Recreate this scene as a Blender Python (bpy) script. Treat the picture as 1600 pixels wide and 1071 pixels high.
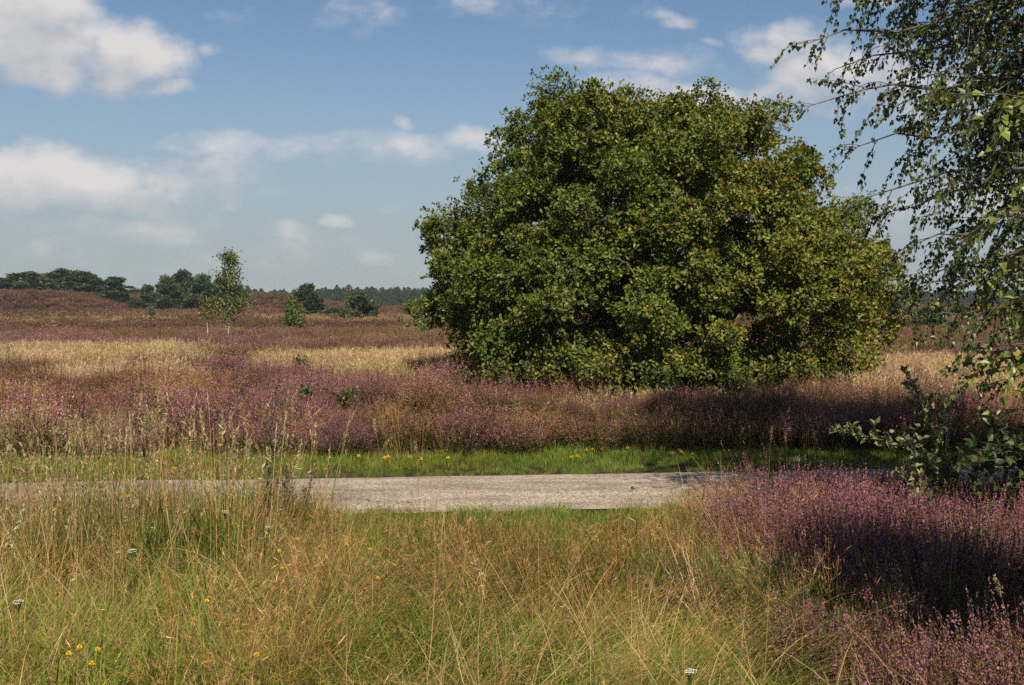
import bpy, math, random
import numpy as np
from mathutils import Vector

for o in list(bpy.data.objects):
    bpy.data.objects.remove(o)
scene = bpy.context.scene
col = scene.collection
R = math.radians

# ------------------------------------------------------------------ camera
EYE = 1.75
cam_data = bpy.data.cameras.new('camera')
cam = bpy.data.objects.new('camera', cam_data)
col.objects.link(cam)
cam_data.sensor_width = 36.0
cam_data.lens = 38.25
cam_data.clip_start = 0.05
cam_data.clip_end = 9000
cam.location = (0, 0, EYE)
cam.rotation_euler = (R(90 - 1.94), 0, 0)
scene.camera = cam

# ------------------------------------------------------------------ light
SUN_EL, SUN_AZ = R(46), R(168)          # azimuth clockwise from the viewing direction (+Y): behind, a little to the right
SUN_DIR = Vector((math.sin(SUN_AZ) * math.cos(SUN_EL), math.cos(SUN_AZ) * math.cos(SUN_EL), math.sin(SUN_EL)))
sd = bpy.data.lights.new('sun', 'SUN')
sun = bpy.data.objects.new('sun', sd)
col.objects.link(sun)
sd.energy = 5.0
sd.angle = R(0.53)
sd.color = (1.0, 0.90, 0.74)
sun.rotation_euler = (-SUN_DIR).to_track_quat('-Z', 'Y').to_euler()
SKY_STRENGTH = 0.055
EXPOSURE = 0.62
SKY_GAIN = SKY_STRENGTH * 2 ** EXPOSURE
CLOUD_GAIN = 1.0

scene.view_settings.view_transform = 'Standard'
scene.view_settings.look = 'None'
scene.view_settings.gamma = 1.0
scene.view_settings.exposure = EXPOSURE
scene.render.engine = 'CYCLES'
scene.cycles.max_bounces = 5
scene.cycles.diffuse_bounces = 3
scene.cycles.transmission_bounces = 3
scene.cycles.glossy_bounces = 2
scene.cycles.transparent_max_bounces = 4
scene.cycles.caustics_reflective = False
scene.cycles.caustics_refractive = False
scene.cycles.use_denoising = False


def px(x, y, Y):
    """the world point seen at photograph pixel (x, y) at distance Y"""
    return np.array([(x - 800) / 1700 * Y, Y, EYE + (478 - y) / 1700 * Y])


# ------------------------------------------------------------------ sky
def build_world():
    w = bpy.data.worlds.new('World')
    scene.world = w
    w.use_nodes = True
    nt = w.node_tree
    nt.nodes.clear()
    N, L = nt.nodes.new, nt.links.new
    out = N('ShaderNodeOutputWorld')
    bg = N('ShaderNodeBackground')
    bg.inputs['Strength'].default_value = SKY_STRENGTH
    L(bg.outputs[0], out.inputs['Surface'])
    sky = N('ShaderNodeTexSky')
    sky.sky_type = 'NISHITA'
    sky.sun_disc = False
    sky.sun_elevation = SUN_EL
    sky.sun_rotation = SUN_AZ
    sky.altitude = 0
    sky.air_density = 1.0
    sky.dust_density = 0.8
    sky.ozone_density = 2.0

    # cloud density: soft blobs in direction space broken up by fractal noise
    g = bpy.data.node_groups.new('cloud_density', 'ShaderNodeTree')
    g.interface.new_socket('uv', in_out='INPUT', socket_type='NodeSocketVector')
    g.interface.new_socket('density', in_out='OUTPUT', socket_type='NodeSocketFloat')
    gn, gl = g.nodes.new, g.links.new
    gi, go = gn('NodeGroupInput'), gn('NodeGroupOutput')

    def math_(op, a, b=None, c=None, clamp=False):
        m = gn('ShaderNodeMath')
        m.operation = op
        m.use_clamp = clamp
        for i, v in enumerate((a, b, c)):
            if v is None:
                continue
            if isinstance(v, (int, float)):
                m.inputs[i].default_value = v
            else:
                gl(v, m.inputs[i])
        return m.outputs[0]
    # large warp so blob outlines are irregular
    n1 = gn('ShaderNodeTexNoise')
    n1.inputs['Scale'].default_value = 9.0
    n1.inputs['Detail'].default_value = 4
    gl(gi.outputs[0], n1.inputs['Vector'])
    sub = gn('ShaderNodeVectorMath'); sub.operation = 'SUBTRACT'
    gl(n1.outputs['Color'], sub.inputs[0]); sub.inputs[1].default_value = (0.5, 0.5, 0.5)
    mul = gn('ShaderNodeVectorMath'); mul.operation = 'MULTIPLY'
    gl(sub.outputs[0], mul.inputs[0]); mul.inputs[1].default_value = (0.11, 0.065, 0)
    add = gn('ShaderNodeVectorMath'); add.operation = 'ADD'
    gl(gi.outputs[0], add.inputs[0]); gl(mul.outputs[0], add.inputs[1])
    sep = gn('ShaderNodeSeparateXYZ')
    gl(add.outputs[0], sep.inputs[0])
    u, v = sep.outputs[0], sep.outputs[1]
    blobs = [  # px, py, half width, half height, weight
        (40, 70, 175, 86, 1.6), (205, 90, 135, 66, 1.5), (270, 142, 70, 20, .8), (25, 10, 150, 60, 1.6), (348, 70, 20, 13, .55),
        (80, 280, 215, 66, 1.55), (220, 300, 110, 36, .9), (170, 350, 170, 28, .6), (340, 285, 100, 34, .42), (-90, 300, 150, 60, 1.),
        (430, 237, 200, 20, .42), (640, 240, 170, 24, .40), (740, 222, 60, 26, .66), (613, 196, 20, 15, .45),
        (455, 360, 48, 18, .6), (595, 398, 62, 18, .55), (540, 338, 20, 9, .45), (630, 335, 24, 8, .4),
        (1215, 65, 85, 40, .8), (1050, 92, 190, 24, .38), (965, 140, 100, 34, .85), (1080, 155, 130, 40, .9), (1275, 135, 110, 58, .95),
        (1060, 20, 36, 15, .4), (1330, 15, 60, 22, .6), (1115, 62, 18, 9, .45), (1450, 150, 130, 70, .6), (720, 15, 140, 14, .05),
        (300, 400, 380, 26, .22), (1560, 330, 200, 60, .4),
        (-700, 100, 300, 120, 1.), (2400, 200, 400, 90, 1.), (900, -900, 500, 200, .9), (1800, -500, 300, 130, 1.), (-300, -700, 350, 150, 1.),
    ]
    best = None
    for (bx, by, hw, hh, wt) in blobs:
        du = math_('MULTIPLY_ADD', u, 1700 / hw, -(bx - 800) / hw)
        dv = math_('MULTIPLY_ADD', v, 1700 / hh, -(478 - by) / hh)
        r2 = math_('ADD', math_('MULTIPLY', du, du), math_('MULTIPLY', dv, dv))
        f = math_('MULTIPLY_ADD', r2, -wt, wt)
        best = f if best is None else math_('SMOOTH_MAX', best, f, 0.12)
    best = math_('MAXIMUM', best, -1.0)
    mp = gn('ShaderNodeMapping')
    mp.inputs['Scale'].default_value = (1.0, 1.55, 1.0)
    gl(gi.outputs[0], mp.inputs['Vector'])
    n2 = gn('ShaderNodeTexNoise')
    n2.inputs['Scale'].default_value = 16.0
    n2.inputs['Detail'].default_value = 9
    n2.inputs['Roughness'].default_value = 0.58
    gl(mp.outputs[0], n2.inputs['Vector'])
    d = math_('ADD', best, math_('MULTIPLY_ADD', n2.outputs['Fac'], 2.9, -1.36))
    gl(d, go.inputs[0])

    tc = N('ShaderNodeTexCoord')
    s3 = N('ShaderNodeSeparateXYZ')
    L(tc.outputs['Generated'], s3.inputs[0])

    def wm(op, a, b=None, c=None, clamp=False):
        m = N('ShaderNodeMath')
        m.operation = op
        m.use_clamp = clamp
        for i, v_ in enumerate((a, b, c)):
            if v_ is None:
                continue
            if isinstance(v_, (int, float)):
                m.inputs[i].default_value = v_
            else:
                L(v_, m.inputs[i])
        return m.outputs[0]
    ay = wm('MAXIMUM', wm('ABSOLUTE', s3.outputs[1]), 0.08)
    cb = N('ShaderNodeCombineXYZ')
    L(wm('DIVIDE', s3.outputs[0], ay), cb.inputs[0])
    L(wm('DIVIDE', s3.outputs[2], ay), cb.inputs[1])
    g1 = N('ShaderNodeGroup'); g1.node_tree = g
    L(cb.outputs[0], g1.inputs[0])
    off = N('ShaderNodeVectorMath'); off.operation = 'ADD'
    off.inputs[1].default_value = (0.010, 0.024, 0)
    L(cb.outputs[0], off.inputs[0])
    g2 = N('ShaderNodeGroup'); g2.node_tree = g
    L(off.outputs[0], g2.inputs[0])
    al = N('ShaderNodeMapRange')
    al.interpolation_type = 'SMOOTHSTEP'
    al.inputs['From Min'].default_value = -0.15
    al.inputs['From Max'].default_value = 1.35
    al.inputs['To Max'].default_value = 0.96
    L(g1.outputs[0], al.inputs['Value'])
    # thicker behind (towards the sun) = greyer
    lit = wm('MULTIPLY_ADD', wm('SUBTRACT', g1.outputs[0], g2.outputs[0]), 0.40, 0.60, clamp=True)
    cr = N('ShaderNodeValToRGB')
    cr.color_ramp.elements[0].color = (.33, .385, .455, 1)
    cr.color_ramp.elements[1].color = (.73, .70, .69, 1)
    L(lit, cr.inputs[0])
    cg = N('ShaderNodeVectorMath'); cg.operation = 'SCALE'
    L(cr.outputs[0], cg.inputs[0]); cg.inputs['Scale'].default_value = CLOUD_GAIN / SKY_GAIN
    # pale summer murk low over the horizon
    up = wm('MULTIPLY', s3.outputs[2], 1.0)
    mk = N('ShaderNodeMapRange'); mk.interpolation_type = 'SMOOTHERSTEP'
    mk.inputs['From Min'].default_value = -0.02; mk.inputs['From Max'].default_value = 0.30
    mk.inputs['To Min'].default_value = 0.85; mk.inputs['To Max'].default_value = 0.0
    L(up, mk.inputs['Value'])
    mx0 = N('ShaderNodeMix'); mx0.data_type = 'RGBA'
    L(mk.outputs[0], mx0.inputs['Factor'])
    hs = N('ShaderNodeHueSaturation')
    hs.inputs['Saturation'].default_value = 1.10
    hs.inputs['Value'].default_value = 1.08
    L(sky.outputs[0], hs.inputs['Color'])
    L(hs.outputs[0], mx0.inputs['A'])
    hz = (.335, .395, .445)
    mx0.inputs['B'].default_value = (hz[0] / SKY_GAIN, hz[1] / SKY_GAIN, hz[2] / SKY_GAIN, 1)
    # clouds thin out towards the horizon
    fade = N('ShaderNodeMapRange')
    fade.inputs['From Min'].default_value = 0.0; fade.inputs['From Max'].default_value = 0.10
    fade.inputs['To Min'].default_value = 0.10; fade.inputs['To Max'].default_value = 1.0
    L(s3.outputs[2], fade.inputs['Value'])
    a2 = wm('MULTIPLY', al.outputs[0], fade.outputs[0])
    mx = N('ShaderNodeMix'); mx.data_type = 'RGBA'
    L(a2, mx.inputs['Factor'])
    L(mx0.outputs['Result'], mx.inputs['A'])
    L(cg.outputs[0], mx.inputs['B'])
    L(mx.outputs['Result'], bg.inputs['Color'])


build_world()

# ------------------------------------------------------------------ helpers
rng = np.random.default_rng(7)


def tag(o, label=None, cat=None, group=None, kind=None):
    for k, v in (('label', label), ('category', cat), ('group', group), ('kind', kind)):
        if v:
            o[k] = v
    return o


def empty(name, loc, label, cat, group=None):
    o = bpy.data.objects.new(name, None)
    col.objects.link(o)
    o.location = tuple(float(v) for v in loc)
    o.empty_display_size = 0.2
    return tag(o, label, cat, group)


def make_mesh(name, V, F, C=None, smooth=False):
    """V (n,3); F list of int arrays with 3 or 4 columns; C per-vertex colour (n,3)"""
    me = bpy.data.meshes.new(name)
    V = np.asarray(V, np.float32).reshape(-1, 3)
    F = [np.asarray(f, np.int32) for f in F if len(f)]
    nl = sum(f.size for f in F)
    npoly = sum(len(f) for f in F)
    me.vertices.add(len(V))
    me.vertices.foreach_set('co', V.ravel())
    me.loops.add(nl)
    me.loops.foreach_set('vertex_index', np.concatenate([f.ravel() for f in F]))
    me.polygons.add(npoly)
    tot = np.concatenate([np.full(len(f), f.shape[1], np.int32) for f in F])
    me.polygons.foreach_set('loop_start', np.concatenate([[0], np.cumsum(tot)[:-1]]).astype(np.int32))
    if smooth:
        me.polygons.foreach_set('use_smooth', np.ones(npoly, bool))
    else:
        me.polygons.foreach_set('use_smooth', np.zeros(npoly, bool))
    if C is not None:
        a = me.attributes.new('col', 'FLOAT_COLOR', 'POINT')
        C = np.asarray(C, np.float32)
        a.data.foreach_set('color', np.concatenate([C, np.ones((len(C), 1), np.float32)], 1).ravel())
    me.update(calc_edges=True)
    me.validate()
    return me


ALBEDO = .66        # plant and soil colours below are written for a bright exposure


class Geo:
    """collects pieces (vertices, quads, triangles, colours) of ONE mesh"""
    def __init__(s):
        s.V, s.Q, s.T, s.C, s.n = [], [], [], [], 0

    def add(s, V, Q=None, T=None, C=None):
        V = np.asarray(V, float).reshape(-1, 3)
        s.V.append(V)
        if Q is not None and len(Q):
            s.Q.append(np.asarray(Q).reshape(-1, 4) + s.n)
        if T is not None and len(T):
            s.T.append(np.asarray(T).reshape(-1, 3) + s.n)
        if C is None:
            C = np.ones((len(V), 3)) * .5
        C = np.asarray(C, float)
        if C.ndim == 1:
            C = np.tile(C, (len(V), 1))
        s.C.append(C)
        s.n += len(V)
        return s

    def mesh(s, name, smooth=False):
        F = []
        if s.Q:
            F.append(np.concatenate(s.Q))
        if s.T:
            F.append(np.concatenate(s.T))
        return make_mesh(name, np.concatenate(s.V), F, np.concatenate(s.C) * ALBEDO, smooth)

    def obj(s, name, mat, parent=None, smooth=False, loc=None):
        o = bpy.data.objects.new(name, s.mesh(name, smooth))
        o.data.materials.append(mat)
        col.objects.link(o)
        if parent is not None:
            o.parent = parent
        if loc is not None:
            o.location = tuple(float(v) for v in loc)
        return o


def norm(v):
    return v / np.maximum(np.linalg.norm(v, axis=-1, keepdims=True), 1e-9)


def rand_dirs(n, r=rng):
    return norm(r.normal(size=(n, 3)))


def vary(base, n, amt=.2, hue=.1, r=rng):
    """n colours round a base colour"""
    base = np.asarray(base, float)
    b = np.exp(r.normal(0, amt, (n, 1)))
    h = np.exp(r.normal(0, hue, (n, 3)))
    return np.clip(base * b * h, 0.002, 1.3)


def pick(cols, weights, n, amt=.2, hue=.08, r=rng):
    cols = np.asarray(cols, float)
    w = np.asarray(weights, float)
    i = r.choice(len(cols), n, p=w / w.sum())
    return np.clip(cols[i] * np.exp(r.normal(0, amt, (n, 1))) * np.exp(r.normal(0, hue, (n, 3))), .002, .9)


def ribbons(g, P, az, lean, bend, L, w, segs, C, tip=.15, curl=None):
    """flat bending blades; returns the centre lines (n, segs+1, 3)"""
    n = len(P)
    az, lean, bend, L, w = [np.broadcast_to(np.asarray(a, float), (n,)) for a in (az, lean, bend, L, w)]
    t = np.linspace(0, 1, segs + 1)
    th = lean[:, None] + bend[:, None] * (t[None, :] ** 1.4)
    a = az[:, None] + (0 if curl is None else np.asarray(curl)[:, None] * t[None, :])
    d = np.stack([np.cos(a) * np.sin(th), np.sin(a) * np.sin(th), np.cos(th)], -1)
    step = d[:, :-1] * (L / segs)[:, None, None]
    line = np.concatenate([P[:, None, :], P[:, None, :] + np.cumsum(step, 1)], 1)
    side = np.stack([-np.sin(az), np.cos(az), np.zeros(n)], -1)
    wid = w[:, None] * (1 - (1 - tip) * t[None, :] ** 1.5) * .5
    A = line - side[:, None, :] * wid[..., None]
    B = line + side[:, None, :] * wid[..., None]
    V = np.stack([A, B], 2).reshape(-1, 3)
    base = (np.arange(n) * (segs + 1) * 2)[:, None] + (np.arange(segs) * 2)[None, :]
    Q = np.stack([base, base + 1, base + 3, base + 2], -1).reshape(-1, 4)
    C = np.repeat(np.broadcast_to(np.asarray(C, float), (n, 3)), (segs + 1) * 2, 0)
    g.add(V, Q=Q, C=C)
    return line


def flakes(g, P, size, C, D=None, aspect=.5, r=rng):
    """small diamond faces at random attitudes (D: preferred long axis)"""
    n = len(P)
    if n == 0:
        return
    D = rand_dirs(n, r) if D is None else norm(D)
    S = norm(np.cross(D, rand_dirs(n, r)))
    size = np.broadcast_to(np.asarray(size, float), (n,))[:, None]
    a = D * size * .5
    b = S * size * .5 * aspect
    V = np.stack([P - a, P + b, P + a, P - b], 1).reshape(-1, 3)
    Q = np.arange(n * 4).reshape(-1, 4)
    g.add(V, Q=Q, C=np.repeat(np.broadcast_to(np.asarray(C, float), (n, 3)), 4, 0))


def leaves(g, P, D, U, L, wr, C, shape='ovate', fold=.25):
    """two-halved leaves folded on the midrib; P base, D direction, U rough face normal"""
    n = len(P)
    D = norm(D)
    S = norm(np.cross(D, U))
    Nn = np.cross(S, D)
    L = np.broadcast_to(np.asarray(L, float), (n,))[:, None]
    W = L * wr * .5
    a1, w1, a2, w2 = {'ovate': (.28, 1., .66, .62), 'obovate': (.36, .62, .74, 1.), 'lance': (.3, .9, .68, .8), 'birch': (.22, 1., .55, .62)}[shape]
    up = Nn * W * fold
    b = P
    tip = P + D * L - Nn * L * .08
    l1 = P + D * L * a1 + S * W * w1 + up * w1
    l2 = P + D * L * a2 + S * W * w2 + up * w2
    r1 = P + D * L * a1 - S * W * w1 + up * w1
    r2 = P + D * L * a2 - S * W * w2 + up * w2
    V = np.stack([b, l1, l2, tip, r2, r1], 1).reshape(-1, 3)
    k = (np.arange(n) * 6)[:, None]
    Q = np.concatenate([k + np.array([[0, 1, 2, 3]]), k + np.array([[0, 3, 4, 5]])], 0)
    g.add(V, Q=Q, C=np.repeat(np.broadcast_to(np.asarray(C, float), (n, 3)), 6, 0))


def tube(g, pts, rad, C, sides=6):
    pts = np.asarray(pts, float)
    rad = np.broadcast_to(np.asarray(rad, float), (len(pts),))
    tg = norm(np.gradient(pts, axis=0))
    ref = np.array([0.31, 0.17, .93]) if abs(tg[0][2]) < .9 else np.array([.9, .3, .1])
    A = norm(np.cross(tg, ref))
    B = np.cross(tg, A)
    th = np.arange(sides) / sides * 2 * np.pi
    ring = pts[:, None, :] + rad[:, None, None] * (np.cos(th)[None, :, None] * A[:, None, :] + np.sin(th)[None, :, None] * B[:, None, :])
    V = ring.reshape(-1, 3)
    m = len(pts)
    i = np.arange(m - 1)[:, None] * sides
    j = np.arange(sides)[None, :]
    j2 = (j + 1) % sides
    Q = np.stack([i + j, i + j2, i + sides + j2, i + sides + j], -1).reshape(-1, 4)
    g.add(V, Q=Q, C=C)


def bezier(p0, p1, p2, n):
    t = np.linspace(0, 1, n)[:, None]
    return (1 - t) ** 2 * p0 + 2 * t * (1 - t) * p1 + t ** 2 * p2


def _lattice(seed):
    return np.random.default_rng(seed).random((256, 256))


_LAT = [_lattice(s) for s in range(12)]


def noise2(x, y, scale, seed=0, octaves=3):
    """value noise in 0..1"""
    x, y = np.asarray(x, float), np.asarray(y, float)
    s, amp, tot = 0, 1.0, 0.0
    f = 1.0 / scale
    for k in range(octaves):
        g = _LAT[(seed + k * 5) % 12]
        xx, yy = x * f + 31.7 * k + seed * 7.3, y * f + 17.9 * k + seed * 3.1
        xi, yi = np.floor(xx).astype(int), np.floor(yy).astype(int)
        fx, fy = xx - xi, yy - yi
        fx, fy = fx * fx * (3 - 2 * fx), fy * fy * (3 - 2 * fy)
        a = g[xi % 256, yi % 256]; b = g[(xi + 1) % 256, yi % 256]
        c = g[xi % 256, (yi + 1) % 256]; d = g[(xi + 1) % 256, (yi + 1) % 256]
        s = s + amp * ((a * (1 - fx) + b * fx) * (1 - fy) + (c * (1 - fx) + d * fx) * fy)
        tot += amp
        amp *= .5
        f *= 2.03
    return s / tot


def sstep(a, b, x):
    t = np.clip((np.asarray(x, float) - a) / (b - a), 0, 1)
    return t * t * (3 - 2 * t)


# ------------------------------------------------------------------ materials
def leaf_mat(name, transl=.3, rough=.55, spec=.25, inst=False, tint_amt=.5, tcol=(1.15, 1.2, .55), bump=0):
    """foliage: colour from the plant's own 'col' attribute, some light let through"""
    m = bpy.data.materials.new(name)
    m.use_nodes = True
    nt = m.node_tree
    nt.nodes.clear()
    N, L = nt.nodes.new, nt.links.new
    out = N('ShaderNodeOutputMaterial')
    at = N('ShaderNodeAttribute'); at.attribute_name = 'col'
    c = at.outputs['Color']
    if inst:
        ti = N('ShaderNodeAttribute'); ti.attribute_type = 'INSTANCER'; ti.attribute_name = 'tint'
        mm = N('ShaderNodeVectorMath'); mm.operation = 'MULTIPLY'
        L(c, mm.inputs[0]); L(ti.outputs['Vector'], mm.inputs[1])
        c = mm.outputs[0]
    p = N('ShaderNodeBsdfPrincipled')
    L(c, p.inputs['Base Color'])
    p.inputs['Roughness'].default_value = rough
    p.inputs['Specular IOR Level'].default_value = spec
    t = N('ShaderNodeBsdfTranslucent')
    tm = N('ShaderNodeVectorMath'); tm.operation = 'MULTIPLY'
    tm.inputs[1].default_value = tcol
    L(c, tm.inputs[0]); L(tm.outputs[0], t.inputs['Color'])
    mx = N('ShaderNodeMixShader'); mx.inputs[0].default_value = transl
    L(p.outputs[0], mx.inputs[1]); L(t.outputs[0], mx.inputs[2])
    L(mx.outputs[0], out.inputs['Surface'])
    return m


def bark_mat(name, c1, c2, scale=18, stretch=.25, bump=.4, marks=None):
    m = bpy.data.materials.new(name)
    m.use_nodes = True
    nt = m.node_tree
    N, L = nt.nodes.new, nt.links.new
    p = nt.nodes['Principled BSDF']
    p.inputs['Roughness'].default_value = .85
    tc = N('ShaderNodeTexCoord')
    mp = N('ShaderNodeMapping')
    mp.inputs['Scale'].default_value = (1, 1, stretch)
    L(tc.outputs['Object'], mp.inputs['Vector'])
    n = N('ShaderNodeTexNoise'); n.inputs['Scale'].default_value = scale; n.inputs['Detail'].default_value = 6
    L(mp.outputs[0], n.inputs['Vector'])
    r = N('ShaderNodeValToRGB')
    r.color_ramp.elements[0].position = .35; r.color_ramp.elements[1].position = .65
    r.color_ramp.elements[0].color = (*c1, 1); r.color_ramp.elements[1].color = (*c2, 1)
    L(n.outputs['Fac'], r.inputs[0]); L(r.outputs[0], p.inputs['Base Color'])
    b = N('ShaderNodeBump'); b.inputs['Strength'].default_value = bump; b.inputs['Distance'].default_value = .02
    L(n.outputs['Fac'], b.inputs['Height']); L(b.outputs[0], p.inputs['Normal'])
    return m


M_OAK = leaf_mat('oak_leaf', .20, .5, .3, tcol=(1.2, 1.1, .5))
M_BIRCH = leaf_mat('birch_leaf', .20, .42, .4, tcol=(1.2, 1.25, .45))
M_BUSH = leaf_mat('bush_leaf', .20, .5, .35)
M_PINE = leaf_mat('pine_needle', .10, .6, .2)
M_HEATHER = leaf_mat('heather_flower', .12, .8, .08, inst=True, tcol=(1.1, .95, .9))
M_GRASS = leaf_mat('grass_blade', .20, .6, .2, inst=True)
M_STALK = leaf_mat('dry_stalk', .25, .6, .2)
M_FLOWER = leaf_mat('flower_petal', .3, .6, .2, tcol=(1.1, 1.0, .6))
B_OAK = bark_mat('oak_bark', (.035, .027, .018), (.10, .08, .055))
B_BIRCH = bark_mat('birch_bark', (.16, .13, .11), (.62, .60, .56), 7, 2.2, .15)
B_TWIG = bark_mat('twig_bark', (.05, .032, .022), (.11, .075, .05))
B_LIMB = bark_mat('birch_limb_bark', (.055, .042, .035), (.15, .125, .105), 9, 1.5, .1)
B_PINE = bark_mat('pine_bark', (.06, .04, .03), (.17, .10, .06))


# ------------------------------------------------------------------ terrain
PSL = .105          # the path runs slightly away to the right


def path_near(X): return 9.12 + PSL * X
def path_far(X): return 11.12 + PSL * X


def height(X, Y):
    X, Y = np.asarray(X, float), np.asarray(Y, float)
    dpath = np.maximum(np.maximum(path_near(X) - Y, Y - path_far(X)), 0)
    amp = sstep(0.15, 2.5, dpath)
    h = amp * (noise2(X, Y, 2.3, 1, 2) - .5) * .16
    # low bank where the heather begins beyond the verge
    b = sstep(1.5, 2.6, Y - path_far(X))
    h = h + b * .06 * (1 - sstep(40, 80, Y))
    far = sstep(22, 70, Y)
    h = h + far * (noise2(X, Y, 26, 2, 3) - .5) * .75 * (1 - .5 * sstep(200, 400, Y))
    # heather covered dunes far off
    d1 = sstep(-66, -87, X + (noise2(Y, X, 30, 5, 2) - .5) * 8) * sstep(150, 196, Y) * (1 - sstep(235, 330, Y))
    h = h + d1 * (3.75 + (noise2(X, Y, 16, 3, 2) - .5) * .5)
    cx = (X + 58) / 15.0
    d2 = np.exp(-cx ** 2) * sstep(215, 262, Y) * (1 - sstep(280, 360, Y))
    h = h + d2 * 3.6
    d3 = sstep(-75, -60, X) * (1 - sstep(5, 30, X)) * sstep(190, 245, Y) * (1 - sstep(300, 420, Y))
    h = h + d3 * (.9 + (noise2(X, Y, 18, 8, 2) - .5) * .8)
    d4 = sstep(60, 90, X) * sstep(170, 230, Y) * (1 - sstep(300, 420, Y))
    h = h + d4 * 1.0
    return h


def tan_zone(X, Y):
    """0..1: how far dry pale grass replaces heather on the heath"""
    X, Y = np.asarray(X, float), np.asarray(Y, float)
    pxx = 800 + X / np.maximum(Y, .1) * 1700
    n = noise2(X, Y * .55, 3.0, 4, 3) - .5
    j = n * 3.2 * np.clip(Y / 26, .3, 1.6)

    def band(y0, y1, x0, x1, soft=.8, sx=45):
        return sstep(y0 - soft, y0 + soft, Y + j) * (1 - sstep(y1 - soft * 1.5, y1 + soft * 1.5, Y + j)) * \
            sstep(x0 - sx, x0 + sx, pxx + n * 90) * (1 - sstep(x1 - sx, x1 + sx, pxx + n * 90))
    t = np.zeros_like(X + Y)
    t = np.maximum(t, band(26.5, 36, -300, 300))
    t = np.maximum(t, band(20.5, 23.6, 70, 270))
    t = np.maximum(t, band(22.5, 31, 430, 800))
    t = np.maximum(t, band(18.0, 26, 1290, 1900))
    t = np.maximum(t, band(12.4, 14.6, -300, 110, .5))
    t = np.maximum(t, .6 * band(12.6, 14.4, 130, 330, .4, 30))
    t = np.maximum(t, .65 * band(12.4, 15.5, 990, 1060, .4, 22))
    t = np.maximum(t, .22 * sstep(.62, .8, noise2(X, Y, 5, 6, 3)) * sstep(13, 14, Y))
    t = np.maximum(t, .85 * sstep(.45, .62, noise2(X * .45, Y, 22, 7, 3)) * sstep(85, 110, Y) * (1 - sstep(150, 180, Y)))
    t = np.maximum(t, .9 * band(105, 150, 380, 720, 8))
    return np.clip(t, 0, 1)


def near_heather(X, Y):
    """0..1: the heather patch this side of the path, right"""
    e = 1.22 + .36 * sstep(4.6, 5.6, Y) - .12 * sstep(6.2, 7.4, Y) + .55 * sstep(7.7, 8.6, Y) + (noise2(X, Y, 1.1, 3, 3) - .5) * .8
    wisp = .22 * sstep(.75, 1.0, X) * sstep(4.6, 5.0, Y) * (1 - sstep(5.8, 6.3, Y))
    main = sstep(e - .15, e + .2, X) * (1 - .45 * (1 - sstep(3.9, 4.3, Y))) * (1 - sstep(8.65, 8.95, Y - PSL * X))
    return np.maximum(main, wisp)


def build_ground():
    ys = np.concatenate([np.linspace(-40, 1, 12), np.linspace(1.4, 40, 170), np.geomspace(40.6, 6000, 150)])
    xs = np.concatenate([-np.geomspace(6000, 12.2, 110), np.linspace(-12, 12, 110), np.geomspace(12.2, 6000, 110)])
    X, Y = np.meshgrid(xs, ys)
    Z = height(X, Y)
    V = np.stack([X, Y, Z], -1).reshape(-1, 3)
    ny, nx = X.shape
    i = np.arange(ny - 1)[:, None] * nx
    j = np.arange(nx - 1)[None, :]
    Q = np.stack([i + j, i + j + 1, i + nx + j + 1, i + nx + j], -1).reshape(-1, 4)
    t = tan_zone(X, Y).reshape(-1, 1)
    heath = np.array([.105, .058, .045])
    tan = np.array([.27, .18, .095])
    C = heath * (1 - t) + tan * t
    yy = Y.reshape(-1, 1)
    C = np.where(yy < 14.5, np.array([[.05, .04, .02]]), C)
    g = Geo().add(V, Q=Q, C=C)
    m = bpy.data.materials.new('heath_ground')
    m.use_nodes = True
    nt = m.node_tree
    N, L = nt.nodes.new, nt.links.new
    p = nt.nodes['Principled BSDF']
    p.inputs['Roughness'].default_value = .95
    p.inputs['Specular IOR Level'].default_value = .1
    at = N('ShaderNodeAttribute'); at.attribute_name = 'col'
    tc = N('ShaderNodeTexCoord')
    n1 = N('ShaderNodeTexNoise'); n1.inputs['Scale'].default_value = .9; n1.inputs['Detail'].default_value = 8; n1.inputs['Roughness'].default_value = .65
    L(tc.outputs['Object'], n1.inputs['Vector'])
    r = N('ShaderNodeValToRGB')
    r.color_ramp.elements[0].position = .3; r.color_ramp.elements[1].position = .72
    r.color_ramp.elements[0].color = (.45, .42, .40, 1); r.color_ramp.elements[1].color = (1.6, 1.45, 1.45, 1)
    L(n1.outputs['Fac'], r.inputs[0])
    mm = N('ShaderNodeVectorMath'); mm.operation = 'MULTIPLY'
    L(at.outputs['Color'], mm.inputs[0]); L(r.outputs[0], mm.inputs[1])
    L(mm.outputs[0], p.inputs['Base Color'])
    b = N('ShaderNodeBump'); b.inputs['Strength'].default_value = .8; b.inputs['Distance'].default_value = .12
    L(n1.outputs['Fac'], b.inputs['Height']); L(b.outputs[0], p.inputs['Normal'])
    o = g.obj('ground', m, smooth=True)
    tag(o, kind='structure')


build_ground()


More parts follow.
